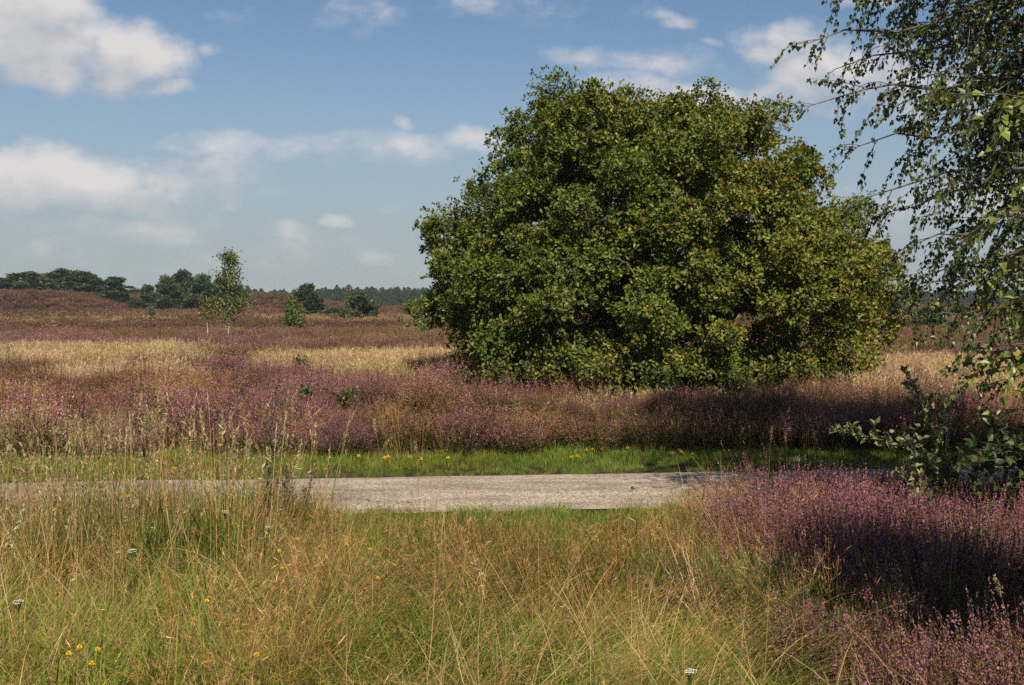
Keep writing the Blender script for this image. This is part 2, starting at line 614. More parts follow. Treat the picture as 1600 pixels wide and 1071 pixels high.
def build_path():
    xs = np.linspace(-40, 40, 401)
    nv = 9
    V = []
    e0 = (noise2(xs, xs * 0, .9, 2, 3) - .5) * .22
    e1 = (noise2(xs, xs * 0 + 9, .9, 3, 3) - .5) * .20
    for k in range(nv):
        f = k / (nv - 1)
        y = (path_near(xs) + e0) * (1 - f) + (path_far(xs) + e1) * f
        z = .012 + .035 * (1 - (2 * f - 1) ** 2)
        V.append(np.stack([xs, y, np.full_like(xs, z)], -1))
    V = np.concatenate(V)
    n = len(xs)
    i = np.arange(nv - 1)[:, None] * n
    j = np.arange(n - 1)[None, :]
    Q = np.stack([i + j, i + j + 1, i + n + j + 1, i + n + j], -1).reshape(-1, 4)
    m = bpy.data.materials.new('chipped_stone_path')
    m.use_nodes = True
    nt = m.node_tree
    N, L = nt.nodes.new, nt.links.new
    p = nt.nodes['Principled BSDF']
    p.inputs['Roughness'].default_value = .9
    tc = N('ShaderNodeTexCoord')
    v = N('ShaderNodeTexVoronoi'); v.inputs['Scale'].default_value = 70
    L(tc.outputs['Object'], v.inputs['Vector'])
    sp = N('ShaderNodeSeparateColor'); L(v.outputs['Color'], sp.inputs[0])
    r = N('ShaderNodeValToRGB')
    e = r.color_ramp.elements
    e[0].position = 0; e[0].color = (.085, .07, .058, 1)
    e[1].position = 1; e[1].color = (.43, .375, .32, 1)
    a = e.new(.22); a.color = (.215, .182, .152, 1)
    a = e.new(.6); a.color = (.30, .26, .218, 1)
    L(sp.outputs[0], r.inputs[0])
    n1 = N('ShaderNodeTexNoise'); n1.inputs['Scale'].default_value = 2.2; n1.inputs['Detail'].default_value = 6
    mp = N('ShaderNodeMapping'); mp.inputs['Scale'].default_value = (.45, 1.6, 1)
    L(tc.outputs['Object'], mp.inputs[0]); L(mp.outputs[0], n1.inputs['Vector'])
    r2 = N('ShaderNodeValToRGB')
    r2.color_ramp.elements[0].position = .32; r2.color_ramp.elements[0].color = (.70, .65, .60, 1)
    r2.color_ramp.elements[1].position = .62; r2.color_ramp.elements[1].color = (1.30, 1.23, 1.15, 1)
    L(n1.outputs['Fac'], r2.inputs[0])
    mm = N('ShaderNodeVectorMath'); mm.operation = 'MULTIPLY'
    L(r.outputs[0], mm.inputs[0]); L(r2.outputs[0], mm.inputs[1])
    L(mm.outputs[0], p.inputs['Base Color'])
    b = N('ShaderNodeBump'); b.inputs['Strength'].default_value = .9; b.inputs['Distance'].default_value = .012
    L(v.outputs['Distance'], b.inputs['Height']); L(b.outputs[0], p.inputs['Normal'])
    o = Geo().add(V, Q=Q).obj('path', m, smooth=True)
    tag(o, kind='structure')


build_path()


# ------------------------------------------------------------------ scattered ground cover ("stuff")
def scatter(name, protos, P, rot, scl, tint, label, cat, mat):
    """ONE object: a point cloud whose geometry nodes put a copy of a tuft on each point"""
    n = len(P)
    me = bpy.data.meshes.new(name)
    me.vertices.add(n)
    me.vertices.foreach_set('co', np.asarray(P, np.float32).ravel())

    def attr(nm, typ, key, data):
        a = me.attributes.new(nm, typ, 'POINT')
        a.data.foreach_set(key, np.ascontiguousarray(data).ravel())
    attr('rot', 'FLOAT_VECTOR', 'vector', np.asarray(rot, np.float32))
    attr('scl', 'FLOAT_VECTOR', 'vector', np.asarray(scl, np.float32))
    attr('tint', 'FLOAT_VECTOR', 'vector', np.asarray(tint, np.float32))
    attr('idx', 'INT', 'value', rng.integers(0, len(protos), n).astype(np.int32))
    me.materials.append(mat)
    o = bpy.data.objects.new(name, me)
    col.objects.link(o)
    tag(o, label, cat, None, 'stuff')
    g = bpy.data.node_groups.new(name + '_nodes', 'GeometryNodeTree')
    g.interface.new_socket('Geometry', in_out='INPUT', socket_type='NodeSocketGeometry')
    g.interface.new_socket('Geometry', in_out='OUTPUT', socket_type='NodeSocketGeometry')
    N, L = g.nodes.new, g.links.new
    gi, go = N('NodeGroupInput'), N('NodeGroupOutput')
    jn = N('GeometryNodeJoinGeometry')
    for k, pm in enumerate(protos):
        po = bpy.data.objects.new(name + '_tuft', pm)
        if not pm.materials:
            pm.materials.append(mat)
        oi = N('GeometryNodeObjectInfo')
        oi.inputs['Object'].default_value = po
        oi.inputs['As Instance'].default_value = False
        ti = N('GeometryNodeGeometryToInstance')
        L(oi.outputs['Geometry'], ti.inputs[0])
        L(ti.outputs[0], jn.inputs[0])

    def named(nm, typ):
        a = N('GeometryNodeInputNamedAttribute')
        a.data_type = typ
        a.inputs['Name'].default_value = nm
        return a.outputs['Attribute']
    ip = N('GeometryNodeInstanceOnPoints')
    L(gi.outputs[0], ip.inputs['Points'])
    L(jn.outputs[0], ip.inputs['Instance'])
    ip.inputs['Pick Instance'].default_value = True
    L(named('idx', 'INT'), ip.inputs['Instance Index'])
    er = N('FunctionNodeEulerToRotation')
    L(named('rot', 'FLOAT_VECTOR'), er.inputs[0])
    L(er.outputs[0], ip.inputs['Rotation'])
    L(named('scl', 'FLOAT_VECTOR'), ip.inputs['Scale'])
    L(ip.outputs[0], go.inputs[0])
    md = o.modifiers.new('scatter', 'NODES')
    md.node_group = g
    return o


def sow(y0, y1, density, prob, margin=1.2, tan_half=.50, jitter_far=None):
    """random ground points in the visible wedge, kept with probability prob(X, Y)"""
    hw = tan_half * y1 + margin
    n = int((y1 - y0) * 2 * hw * density)
    Y = y0 + (y1 - y0) * rng.random(n)
    X = (rng.random(n) * 2 - 1) * hw
    k = np.abs(X) < tan_half * Y + margin
    X, Y = X[k], Y[k]
    k = rng.random(len(X)) < prob(X, Y)
    X, Y = X[k], Y[k]
    return X, Y


def rot_of(n, tilt=.15, lean_dir=None, lean=0):
    az = rng.random(n) * 2 * np.pi
    rx = rng.normal(0, tilt, n)
    ry = rng.normal(0, tilt, n)
    if lean_dir is not None:           # lay the tuft over towards lean_dir: rotation is yaw first, then tilt in world axes
        rx = rx - np.sin(lean_dir - az) * lean
        ry = ry + np.cos(lean_dir - az) * lean
    return az, rx, ry


def euler(az, rx, ry):
    return np.stack([rx, ry, az], -1)    # XYZ order: spin about z is applied first only for matrix order XYZ -> fine for small tilts


def on_ground(X, Y, dz=0):
    return np.stack([X, Y, height(X, Y) + dz], -1)


def tints(X, Y, base=1., amt=.18, patch=.35, scale=1.6, seed=2, hue=None):
    n = len(X)
    b = base * (1 + (noise2(X, Y, scale, seed, 3) - .5) * 2 * patch) * np.exp(rng.normal(0, amt, n))
    t = np.repeat(b[:, None], 3, 1)
    if hue is not None:                  # blend towards a second colour multiplier in patches
        f = sstep(.42, .62, noise2(X, Y, scale * 1.7, seed + 4, 3))[:, None]
        t = t * (1 - f + f * np.asarray(hue)[None, :])
    return t


# ---- prototypes
def heather_proto(stems, spread, hgt, n_fl, n_gr, fsize, r, pink=((.42, .155, .225), (.37, .145, .26), (.46, .23, .26), (.35, .19, .12), (.26, .17, .075)), pw=(3.2, 3, 2, 1.8, 1.2), tight=1., splay=.75):
    g = Geo()
    a = r.random(stems) * 2 * np.pi
    q = np.sqrt(r.random(stems))
    P = np.stack([np.cos(a) * q * spread * .35, np.sin(a) * q * spread * .35, np.zeros(stems)], -1)
    lean = q * splay + r.normal(0, .1, stems)
    L = hgt * (1.05 - .22 * q) * np.exp(r.normal(0, .12, stems))
    line = ribbons(g, P, a + r.normal(0, .3, stems), lean, -.45 * lean, L, .004 * fsize / .008, 4, pick([(.07, .045, .03), (.12, .075, .04)], [2, 1], stems, r=r))
    bloom = r.random(stems) < .74
    for t0, t1, n, cols, w, sz, sd in ((.52, 1.02, n_fl, pink, pw, fsize, .010), (.12, .62, n_gr, ((.075, .08, .024), (.115, .085, .036), (.15, .10, .048)), (3, 2, 1), fsize * 1.5, .022)):
        t = np.clip(t0 + (t1 - t0) * r.random((stems, n)), 0, 1) * 4
        i = np.minimum(t.astype(int), 3)
        f = (t - i)[..., None]
        s = np.arange(stems)[:, None]
        pos = line[s, i] * (1 - f) + line[s, i + 1] * f
        ax = norm(line[s, i + 1] - line[s, i])
        pos = pos + r.normal(0, 1, pos.shape) * sd * tight * fsize / .008 * (1.2 - .75 * (t[..., None] / 4))
        C = pick(cols, w, stems * n, .13, .05, r).reshape(stems, n, 3)
        stemc = np.exp(r.normal(0, .17, (stems, 1, 1)))
        C = C * stemc
        if n is n_fl:
            brown = np.array([.20, .115, .06])
            C = np.where(bloom[:, None, None], C, brown * np.exp(r.normal(0, .2, (stems, n, 1))))
        flakes(g, pos.reshape(-1, 3), sz * np.exp(r.normal(0, .25, stems * n)), C.reshape(-1, 3), (ax + r.normal(0, .55, pos.shape)).reshape(-1, 3), .7, r)
    return g.mesh('heather_tuft')


def grass_proto(n, spread, hmin, hmax, lean, bend, w, cols, cw, r, segs=4):
    g = Geo()
    a = r.random(n) * 2 * np.pi
    q = np.sqrt(r.random(n)) * spread
    P = np.stack([np.cos(a) * q, np.sin(a) * q, np.full(n, -.02)], -1)
    az = a + r.normal(0, 1.0, n)
    ribbons(g, P, az, np.abs(r.normal(0, lean, n)), np.abs(r.normal(bend, bend * .5, n)), r.uniform(hmin, hmax, n), w * np.exp(r.normal(0, .25, n)), segs, pick(cols, cw, n, .22, .07, r), .1)
    return g


def join(g, h):
    for V, Q, C in zip(h.V, h.Q, h.C):
        h2 = Q - Q.min()
        g.add(V, Q=h2, C=C)
    return g


def panicle_grass(n, spread, hmin, hmax, lean, bend, w, stalk_cols, head_cols, fuzz, head_len, head_w, r, fl=.022, segs=5, blade_cols=None, fas=.16):
    """fine stalks with open, fuzzy seed heads"""
    g = Geo()
    a = r.random(n) * 2 * np.pi
    q = np.sqrt(r.random(n)) * spread
    P = np.stack([np.cos(a) * q, np.sin(a) * q, np.full(n, -.02)], -1)
    az = a + r.normal(0, .8, n)
    L = r.uniform(hmin, hmax, n)
    sc = pick(stalk_cols, np.ones(len(stalk_cols)), n, .2, .06, r)
    line = ribbons(g, P, az, np.abs(r.normal(0, lean, n)), np.abs(r.normal(bend, bend * .5, n)), L, w, segs, sc, .35)
    t = (1 - (head_len / L)[:, None] * r.random((n, fuzz)) ** .8) * segs
    t = np.clip(t, 0, segs - 1e-3)
    i = t.astype(int)
    f = (t - i)[..., None]
    s = np.arange(n)[:, None]
    pos = line[s, i] * (1 - f) + line[s, i + 1] * f
    ax = norm(line[s, i + 1] - line[s, i])
    frac = (1 - t / segs)[..., None] * (L / head_len)[:, None, None]
    pos = pos + r.normal(0, 1, pos.shape) * head_w * (.25 + frac)
    hc = pick(head_cols, np.ones(len(head_cols)), n, .2, .06, r)
    C = np.repeat(hc, fuzz, 0) * np.exp(r.normal(0, .2, (n * fuzz, 1)))
    flakes(g, pos.reshape(-1, 3), fl * np.exp(r.normal(0, .3, n * fuzz)), C, (ax + r.normal(0, .5, pos.shape)).reshape(-1, 3), fas, r)
    return g


TAN = ((.53, .315, .12), (.46, .25, .09), (.62, .41, .18), (.40, .20, .07))
RED = ((.47, .255, .105), (.42, .21, .085), (.55, .33, .15))
GREEN = ((.11, .20, .018), (.155, .25, .025), (.085, .155, .02), (.23, .27, .045))
LUSH = ((.11, .19, .018), (.15, .235, .025), (.09, .15, .018), (.20, .23, .045), (.30, .22, .09))


def protos(k, fn):
    return [fn(np.random.default_rng(100 * k + i)) for i in range(6)]


P_HEATHER = protos(1, lambda r: heather_proto(56, .46, .48, 44, 16, .0088, r, splay=.55, pink=((.48, .165, .245), (.41, .155, .28), (.52, .26, .295), (.37, .20, .12), (.24, .165, .065)), pw=(3, 2.6, 1.6, 1.6, .8), tight=.40))
P_HEATHER_BANK = protos(11, lambda r: heather_proto(54, .46, .46, 22, 16, .0125, r, tight=.8))
P_HEATHER_MID = protos(2, lambda r: heather_proto(46, .62, .44, 18, 12, .019, r, pink=((.42, .16, .228), (.365, .15, .258), (.44, .22, .25), (.34, .18, .12), (.25, .165, .075)), pw=(3.2, 2.6, 1.6, 2, 1.2)))
P_HEATHER_FAR = protos(3, lambda r: heather_proto(34, 1.2, .5, 9, 7, .062, r, pink=((.36, .145, .16), (.32, .145, .175), (.35, .185, .13), (.27, .16, .085)), pw=(3, 2, 2, 2)))
P_GREEN = protos(4, lambda r: join(grass_proto(30, .10, .14, .36, .30, .8, .0036, GREEN, (3, 3, 2, 1.6), r), grass_proto(12, .10, .18, .42, .35, 1.1, .0068, GREEN, (3, 3, 1, 2), r, 5)).mesh('grass_tuft'))
P_VERGE = protos(5, lambda r: grass_proto(60, .12, .06, .17, .35, .9, .005, LUSH, (3, 3, 2, 1.5, .6), r, 3).mesh('grass_tuft'))


def dry_fn(r):
    """fine bent grass: hair thin stems with wispy open heads"""
    g = panicle_grass(30, .13, .30, .62, .35, .8, .0017, TAN + RED, RED + RED + TAN, 24, .20, .021, r, .026, 6, fas=.06)
    return join(g, grass_proto(22, .12, .18, .42, .45, 1.1, .0024, TAN + GREEN[:1], (2, 1, 1.5, 1, 3), r, 5)).mesh('grass_tuft')


def straw_fn(r):
    """long pale straws, bent over and lying"""
    g = grass_proto(16, .16, .35, .70, .6, 1.0, .0028, ((.70, .50, .25), (.60, .41, .18), (.50, .29, .12), (.40, .36, .12)), (3, 3, 2, 1), r, 6)
    return g.mesh('grass_tuft')


PEACH = ((.62, .43, .25), (.56, .37, .20), (.68, .50, .31), (.50, .31, .17))
P_DRY = protos(6, dry_fn)
P_STRAW = protos(12, straw_fn)


def tall_fn(r):
    g = panicle_grass(5, .11, .62, 1.08, .08, .25, .0040, ((.54, .34, .13), (.48, .28, .10), (.42, .33, .12)), ((.52, .40, .23), (.46, .33, .17), (.40, .36, .17)), 26, .13, .0055, r, .022, 6, fas=.2)
    join(g, panicle_grass(5, .10, .5, .95, .12, .35, .0028, ((.50, .35, .16), (.40, .25, .11)), ((.46, .30, .16), (.38, .22, .11)), 12, .14, .006, r, .025, 6, fas=.12))
    return join(g, grass_proto(8, .12, .35, .75, .16, .9, .0055, TAN + GREEN[:2], (3, 2, 2, 2, 3, 2), r, 5)).mesh('grass_tuft')


P_TALL = protos(7, tall_fn)


def lodged_fn(r):
    """a swathe of long grass lying over one way (+x)"""
    g = Geo()
    n = 46
    P = np.stack([r.normal(0, .10, n), r.normal(0, .13, n), r.uniform(-.02, .05, n)], -1)
    az = r.normal(0, .38, n)
    line = ribbons(g, P, az, np.abs(r.normal(.75, .22, n)), r.normal(.65, .25, n), r.uniform(.32, .78, n), .0030 * np.exp(r.normal(0, .3, n)), 6,
                   pick(((.68, .48, .23), (.56, .36, .15), (.48, .27, .10), (.12, .20, .02), (.20, .25, .04)), (3, 3, 2, 4, 2.5), n, .22, .06, r), .2)
    m = 90
    k = r.integers(0, n, m)
    t = r.uniform(4.2, 6, m)
    i = np.minimum(t.astype(int), 5)
    pos = line[k, i] * (1 - (t - i))[:, None] + line[k, i + 1] * (t - i)[:, None] + r.normal(0, .012, (m, 3))
    flakes(g, pos, .024 * np.exp(r.normal(0, .3, m)), pick(RED + TAN, np.ones(7), m, .2, .06, r), line[k, i + 1] - line[k, i] + r.normal(0, .02, (m, 3)), .07, r)
    return g.mesh('grass_tuft')


P_LODGED = protos(13, lodged_fn)
P_BAND = protos(8, lambda r: panicle_grass(90, .42, .30, .60, .20, .45, .0042, PEACH, PEACH, 9, .22, .022, r, .07, 4, fas=.09).mesh('grass_tuft'))
P_BAND_FAR = protos(9, lambda r: panicle_grass(46, .9, .25, .5, .3, .5, .02, ((.37, .25, .125), (.31, .22, .11), (.27, .23, .10)), ((.36, .24, .13), (.30, .21, .11)), 6, .2, .06, r, .12, 3, fas=.25).mesh('grass_tuft'))


def sc3(n, lo, hi, zlo=None, zhi=None):
    s = rng.uniform(lo, hi, n)
    z = s if zlo is None else s * rng.uniform(zlo, zhi, n)
    return np.stack([s, s, z], -1)


def build_cover():
    # -- heather this side of the path
    X, Y = sow(2.6, 9.2, 21, near_heather)
    n = len(X)
    az, rx, ry = rot_of(n, .12)
    scatter('heather_patch', P_HEATHER, on_ground(X, Y), euler(az, rx - .03, ry - .2), sc3(n, .75, 1.05) * (.48 + .82 * noise2(X, Y, .7, 10, 2))[:, None], tints(X, Y, .92, .12, .3, 1.0, 2, (.85, .95, .75)),
            'purple flowering heather patch this side of the path, partly in shade', 'heather', M_HEATHER)
    # -- heather bank beyond the verge
    X, Y = sow(12.3, 21, 11, lambda X, Y: (sstep(1.1, 1.5, Y - path_far(X) + (noise2(X, Y, 1.2, 3, 2) - .5) * 1.7)) * (1 - .92 * tan_zone(X, Y)))
    n = len(X)
    az, rx, ry = rot_of(n, .12)
    gap = noise2(X, Y, 2.0, 8, 3)
    tt = tints(X, Y, .97, .16, .4, 1.1, 5, (.95, 1.05, .62))
    s = sc3(n, .8, 1.15) * (.16 + 1.45 * noise2(X, Y, 1.15, 10, 2))[:, None]
    scatter('heather_bank', P_HEATHER_BANK, on_ground(X, Y), euler(az, rx, ry), s, tt, 'band of pink and brown heather bushes beyond the green verge', 'heather', M_HEATHER)
    # -- grass tussocks growing through the bank
    X, Y = sow(12.2, 20, 6, lambda X, Y: sstep(.45, .68, noise2(X, Y, 1.6, 2, 3)) * sstep(1.2, 1.6, Y - path_far(X)))
    n = len(X)
    az, rx, ry = rot_of(n, .14)
    scatter('heath_grass', P_DRY + P_GREEN[:3], on_ground(X, Y), euler(az, rx, ry), sc3(n, .9, 1.4), tints(X, Y, 1.1, .14, .2, 1.0, 6, (1.1, 1.1, .9)),
            'tan and green grass tussocks growing through the heather bank', 'grass', M_GRASS)
    # -- middle heath
    X, Y = sow(20.5, 62, 3.3, lambda X, Y: (1 - .95 * tan_zone(X, Y)))
    n = len(X)
    az, rx, ry = rot_of(n, .1)
    scatter('heather_field', P_HEATHER_MID, on_ground(X, Y), euler(az, rx, ry), sc3(n, .75, 1.3) * (.5 + .9 * noise2(X, Y, 3.0, 6, 3))[:, None], tints(X, Y, .95, .18, .45, 2.6, 7, (.95, 1.08, .62)) * (1 + sstep(36, 50, Y)[:, None] * np.array([[-.06, .10, -.16]])),
            'open field of purple heather between the pale grass bands', 'heather', M_HEATHER)
    # -- far heath and dunes
    def farp(X, Y): return (1 - .85 * tan_zone(X, Y)) * np.clip(90 / Y, .2, 1)
    X, Y = sow(60, 262, .62, farp, 4)
    n = len(X)
    az, rx, ry = rot_of(n, .08)
    scatter('heath', P_HEATHER_FAR, on_ground(X, Y), euler(az, rx, ry), sc3(n, .7, 1.25) * np.clip(Y / 110, .8, 1.6)[:, None], tints(X, Y, .82, .14, .35, 14, 9, (.95, .95, .8)),
            'distant reddish brown heath and heather covered dunes', 'heather', M_HEATHER)
    # -- pale grass bands
    X, Y = sow(12.6, 40, 9, lambda X, Y: tan_zone(X, Y) * sstep(1.5, 2.2, Y - path_far(X)) * np.clip(16 / Y, .45, 1))
    n = len(X)
    az, rx, ry = rot_of(n, .1)
    scatter('pale_grass', P_BAND, on_ground(X, Y), euler(az, rx, ry), sc3(n, .75, 1.15) * (.62 + .38 * sstep(15, 19, Y))[:, None], tints(X, Y, 1.0, .12, .2, 2.0, 4, (.88, .98, .8)),
            'bands of tall straw coloured grass across the heath', 'grass', M_GRASS)
    X, Y = sow(40, 250, .55, lambda X, Y: tan_zone(X, Y) * np.clip(90 / Y, .25, 1), 4)
    n = len(X)
    az, rx, ry = rot_of(n, .1)
    scatter('rough_grass', P_BAND_FAR, on_ground(X, Y), euler(az, rx, ry), sc3(n, .8, 1.3) * np.clip(Y / 110, .8, 1.5)[:, None], tints(X, Y, 1, .12, .2, 9, 4),
            'faded olive and tan grass on the distant heath', 'grass', M_GRASS)
    # -- green verges on both sides of the path
    def verge(X, Y):
        d = Y - path_far(X)
        n_ = (noise2(X, Y, .9, 4, 2) - .5)
        a = sstep(-.08, .08, d + n_ * .18) * (1 - sstep(1.3, 1.9, d + n_ * 1.2)) * (.25 + .75 * sstep(-7, -4, X))
        d2 = path_near(X) - Y
        b = sstep(-.06, .1, d2 + n_ * .18) * (1 - sstep(.7, 1.3, d2 + n_ * .5))
        return np.maximum(a, b)
    X, Y = sow(8, 14.5, 120, verge)
    n = len(X)
    az, rx, ry = rot_of(n, .12)
    d = Y - path_far(X)
    scatter('verge_grass', P_VERGE, on_ground(X, Y), euler(az, rx, ry), sc3(n, .5, .9) * (.55 + .5 * sstep(.2, 1.3, np.abs(d)))[:, None], tints(X, Y, 1.22, .12, .25, .8, 1, (1.2, 1.0, .9)),
            'short bright green grass along both edges of the path', 'grass', M_GRASS)
    # -- foreground meadow: green undergrowth
    def fore(X, Y): return (1 - sstep(-.35, -.05, Y - path_near(X) + (noise2(X, Y, .7, 4, 2) - .5) * .3))
    flow = lambda X, Y: noise2(X, Y, 1.4, 9, 2) * 8.0

    def low(X, Y):                       # plants stay low where the path shows through the clearing
        m = sstep(-1.75, -1.05, X + (noise2(X, Y, .6, 3, 2) - .5) * .7) * (1 - sstep(1.0, 1.7, X + (noise2(X, Y, .6, 6, 2) - .5) * .7))
        lim = np.clip((1.75 - .196 * Y) / .42, .12, 1)
        return 1 - m * (1 - lim)
    mound = lambda X, Y: .30 + 1.25 * noise2(X, Y, .62, 11, 2)
    X, Y = sow(2.3, 9.2, 125, lambda X, Y: fore(X, Y) * (1 - .8 * near_heather(X, Y)))
    n = len(X)
    mid = sstep(-1.8, -.8, X) * (1 - sstep(1.0, 2.0, X))
    az, rx, ry = rot_of(n, .22, flow(X, Y), .25 + .4 * mid)
    scatter('green_grass', P_GREEN, on_ground(X, Y), euler(az, rx, ry), sc3(n, .75, 1.25) * (mound(X, Y) * low(X, Y) * (1 + .2 * (1 - sstep(-2.0, -1.0, X))))[:, None], tints(X, Y, .92, .16, .45, .55, 3, (1.35, 1.1, 1.0)),
            'tangled green grass in the foreground meadow', 'grass', M_GRASS)
    # -- foreground meadow: fine dry bent grass
    def dryp(X, Y):
        p_ = .10 + .75 * sstep(.44, .64, noise2(X, Y, .95, 6, 3))
        right = .6 * sstep(.6, 1.0, X) * (1 - sstep(1.5, 1.9, X)) * sstep(6.0, 7.2, Y)
        return fore(X, Y + .25) * (1 - .6 * sstep(-.9, -.4, X) * (1 - sstep(.7, 1.2, X)) * (1 - sstep(5.2, 6.2, Y))) * (1 - .62 * (1 - sstep(-2.2, -.9, X)) * sstep(4.2, 5.4, Y)) * np.clip(p_ + right, 0, 1) * (1 - .93 * near_heather(X, Y)) * (.35 + .65 * (low(X, Y) > .45))
    X, Y = sow(2.3, 9.2, 47, dryp)
    n = len(X)
    mid = sstep(-1.8, -.8, X) * (1 - sstep(.9, 1.6, X))
    az, rx, ry = rot_of(n, .2, flow(X, Y), .2 + .6 * mid)
    scatter('dry_grass', P_DRY, on_ground(X, Y), euler(az, rx, ry), sc3(n, .7, 1.15) * (np.sqrt(mound(X, Y)) * low(X, Y))[:, None], tints(X, Y, 1.08, .18, .42, .55, 8, (.95, .95, .85)),
            'fine reddish tan bent grass lodged across the foreground meadow', 'grass', M_GRASS)
    X, Y = sow(2.3, 8.8, 16, lambda X, Y: fore(X, Y + .3) * (1 - .9 * near_heather(X, Y)) * (low(X, Y) > .5))
    n = len(X)
    az, rx, ry = rot_of(n, .2, flow(X, Y), .35)
    scatter('straw', P_STRAW, on_ground(X, Y, .06), euler(az, rx, ry), sc3(n, .6, 1.1) * low(X, Y)[:, None], tints(X, Y, 1.0, .14, .15, 1.0, 8),
            'pale dead straws bent over among the green grass of the meadow', 'grass', M_GRASS)
    # -- swathes lying over in the clearing
    X, Y = sow(2.4, 8.6, 24, lambda X, Y: fore(X, Y + .4) * (1 - near_heather(X, Y)) * (.25 + .75 * sstep(-2.0, -1.2, X) * (1 - sstep(1.2, 1.8, X))) * (low(X, Y) > .42) * sstep(.28, .5, noise2(X, Y, .9, 1, 2)))
    n = len(X)
    fl_ = noise2(X, Y, 1.5, 9, 2) * 5.5 - 3.2
    scatter('lodged_grass', P_LODGED, on_ground(X, Y, .07), np.stack([rng.normal(0, .08, n), rng.normal(0, .1, n), fl_ + rng.normal(0, .25, n)], -1), sc3(n, .65, 1.05) * np.minimum(1, .35 + .65 * low(X, Y))[:, None], tints(X, Y, 1.05, .16, .25, .6, 7, (.95, 1.05, .8)),
            'swathes of long pale grass lying over in the middle of the clearing', 'grass', M_GRASS)
    # -- tall seeding grass, left of the clearing
    def tallp(X, Y):
        e = -1.35 + (noise2(Y, X, 1.0, 2, 2) - .5) * 1.0
        return fore(X, Y + .3) * (1 - sstep(e - .3, e + .25, X)) * sstep(4.6, 6.6, Y + (noise2(X, Y, 1.2, 7, 2) - .5) * 1.6 - .35 * (X + 3)) * (.45 + .55 * noise2(X, Y, .8, 5, 2))
    X, Y = sow(4.0, 9.0, 21, tallp)
    n = len(X)
    az, rx, ry = rot_of(n, .07)
    scatter('tall_grass', P_TALL, on_ground(X, Y), euler(az, rx, ry), sc3(n, .78, 1.2), tints(X, Y, 1.0, .1, .15, .9, 8),
            'tall seeding grass with straw stalks on the left before the path', 'grass', M_GRASS)
    # -- a few tall stalks at the far verge
    X, Y = sow(11.4, 13.6, 5, lambda X, Y: np.maximum(.22 * sstep(-.2, .5, noise2(X, Y, 1.0, 3, 2) - .35), .8 * sstep(2.2, 2.6, X) * (1 - sstep(3.3, 3.6, X))) * sstep(.05, .3, Y - path_far(X)))
    n = len(X)
    az, rx, ry = rot_of(n, .1)
    scatter('stray_grass', P_TALL, on_ground(X, Y), euler(az, rx, ry), sc3(n, .35, .6), tints(X, Y, 1.0, .1, .15, .9, 8),
            'stray straw stalks rising from the green verge', 'grass', M_GRASS)


build_cover()


# ------------------------------------------------------------------ trees
def grow(targets, trunk, r, r_tip=.006, power=.5, r_max=None, along=.5, rise=.25, wig=.05):
    """branches from a trunk line to each target; returns list of (points, radii)"""
    nodes = [np.array(p, float) for p in trunk]
    par = [-1] + list(range(len(trunk) - 1))
    plen = [0.0]
    for i in range(1, len(trunk)):
        plen.append(plen[-1] + np.linalg.norm(nodes[i] - nodes[i - 1]))
    cnt = [0] * len(nodes)
    brs = []
    order = np.argsort(np.linalg.norm(targets - nodes[-1], axis=1))
    for k in order:
        T = targets[k]
        A = np.array(nodes)
        d = np.linalg.norm(A - T, axis=1)
        cost = d + along * np.array(plen) + 1.5 * np.maximum(0, A[:, 2] - T[2] - .3)
        j = int(np.argmin(cost))
        p0 = nodes[j]
        back = nodes[j] - nodes[par[j]] if par[j] >= 0 else np.array([0, 0, .2])
        dd = np.linalg.norm(T - p0)
        c = p0 + norm(back) * dd * .35 + (T - p0) * .25 + np.array([0, 0, rise * dd * .5])
        m = max(3, min(7, int(dd / .3) + 2))
        pts = bezier(p0, c, T, m)
        pts[1:-1] += r.normal(0, wig * dd / m, pts[1:-1].shape)
        last = j
        ids = [j]
        for q in pts[1:]:
            nodes.append(q)
            par.append(last)
            plen.append(plen[last] + np.linalg.norm(q - nodes[last]))
            cnt.append(0)
            last = len(nodes) - 1
            ids.append(last)
        i = last
        while i >= 0:
            cnt[i] += 1
            i = par[i]
        brs.append(ids)
    A = np.array(nodes)
    rad = r_tip * np.maximum(np.array(cnt, float), 1) ** power
    if r_max:
        rad = np.minimum(rad, r_max)
    out = [(A[:len(trunk)], np.maximum(rad[:len(trunk)], rad[len(trunk) - 1]))]
    for ids in brs:
        rr = rad[ids].copy()
        rr[0] = rr[1] if len(rr) > 1 else rr[0]
        out.append((A[ids], rr))
    return out


def poisson(cand, dist, limit):
    keep = []
    for c in cand:
        if all(np.sum((c - k) ** 2) > dist * dist for k in keep):
            keep.append(c)
            if len(keep) >= limit:
                break
    return np.array(keep)


def in_poly(x, z, poly):
    poly = np.asarray(poly, float)
    inside = np.zeros(x.shape, bool)
    j = len(poly) - 1
    for i in range(len(poly)):
        xi, zi = poly[i]
        xj, zj = poly[j]
        c = ((zi > z) != (zj > z)) & (x < (xj - xi) * (z - zi) / (zj - zi + 1e-12) + xi)
        inside ^= c
        j = i
    return inside


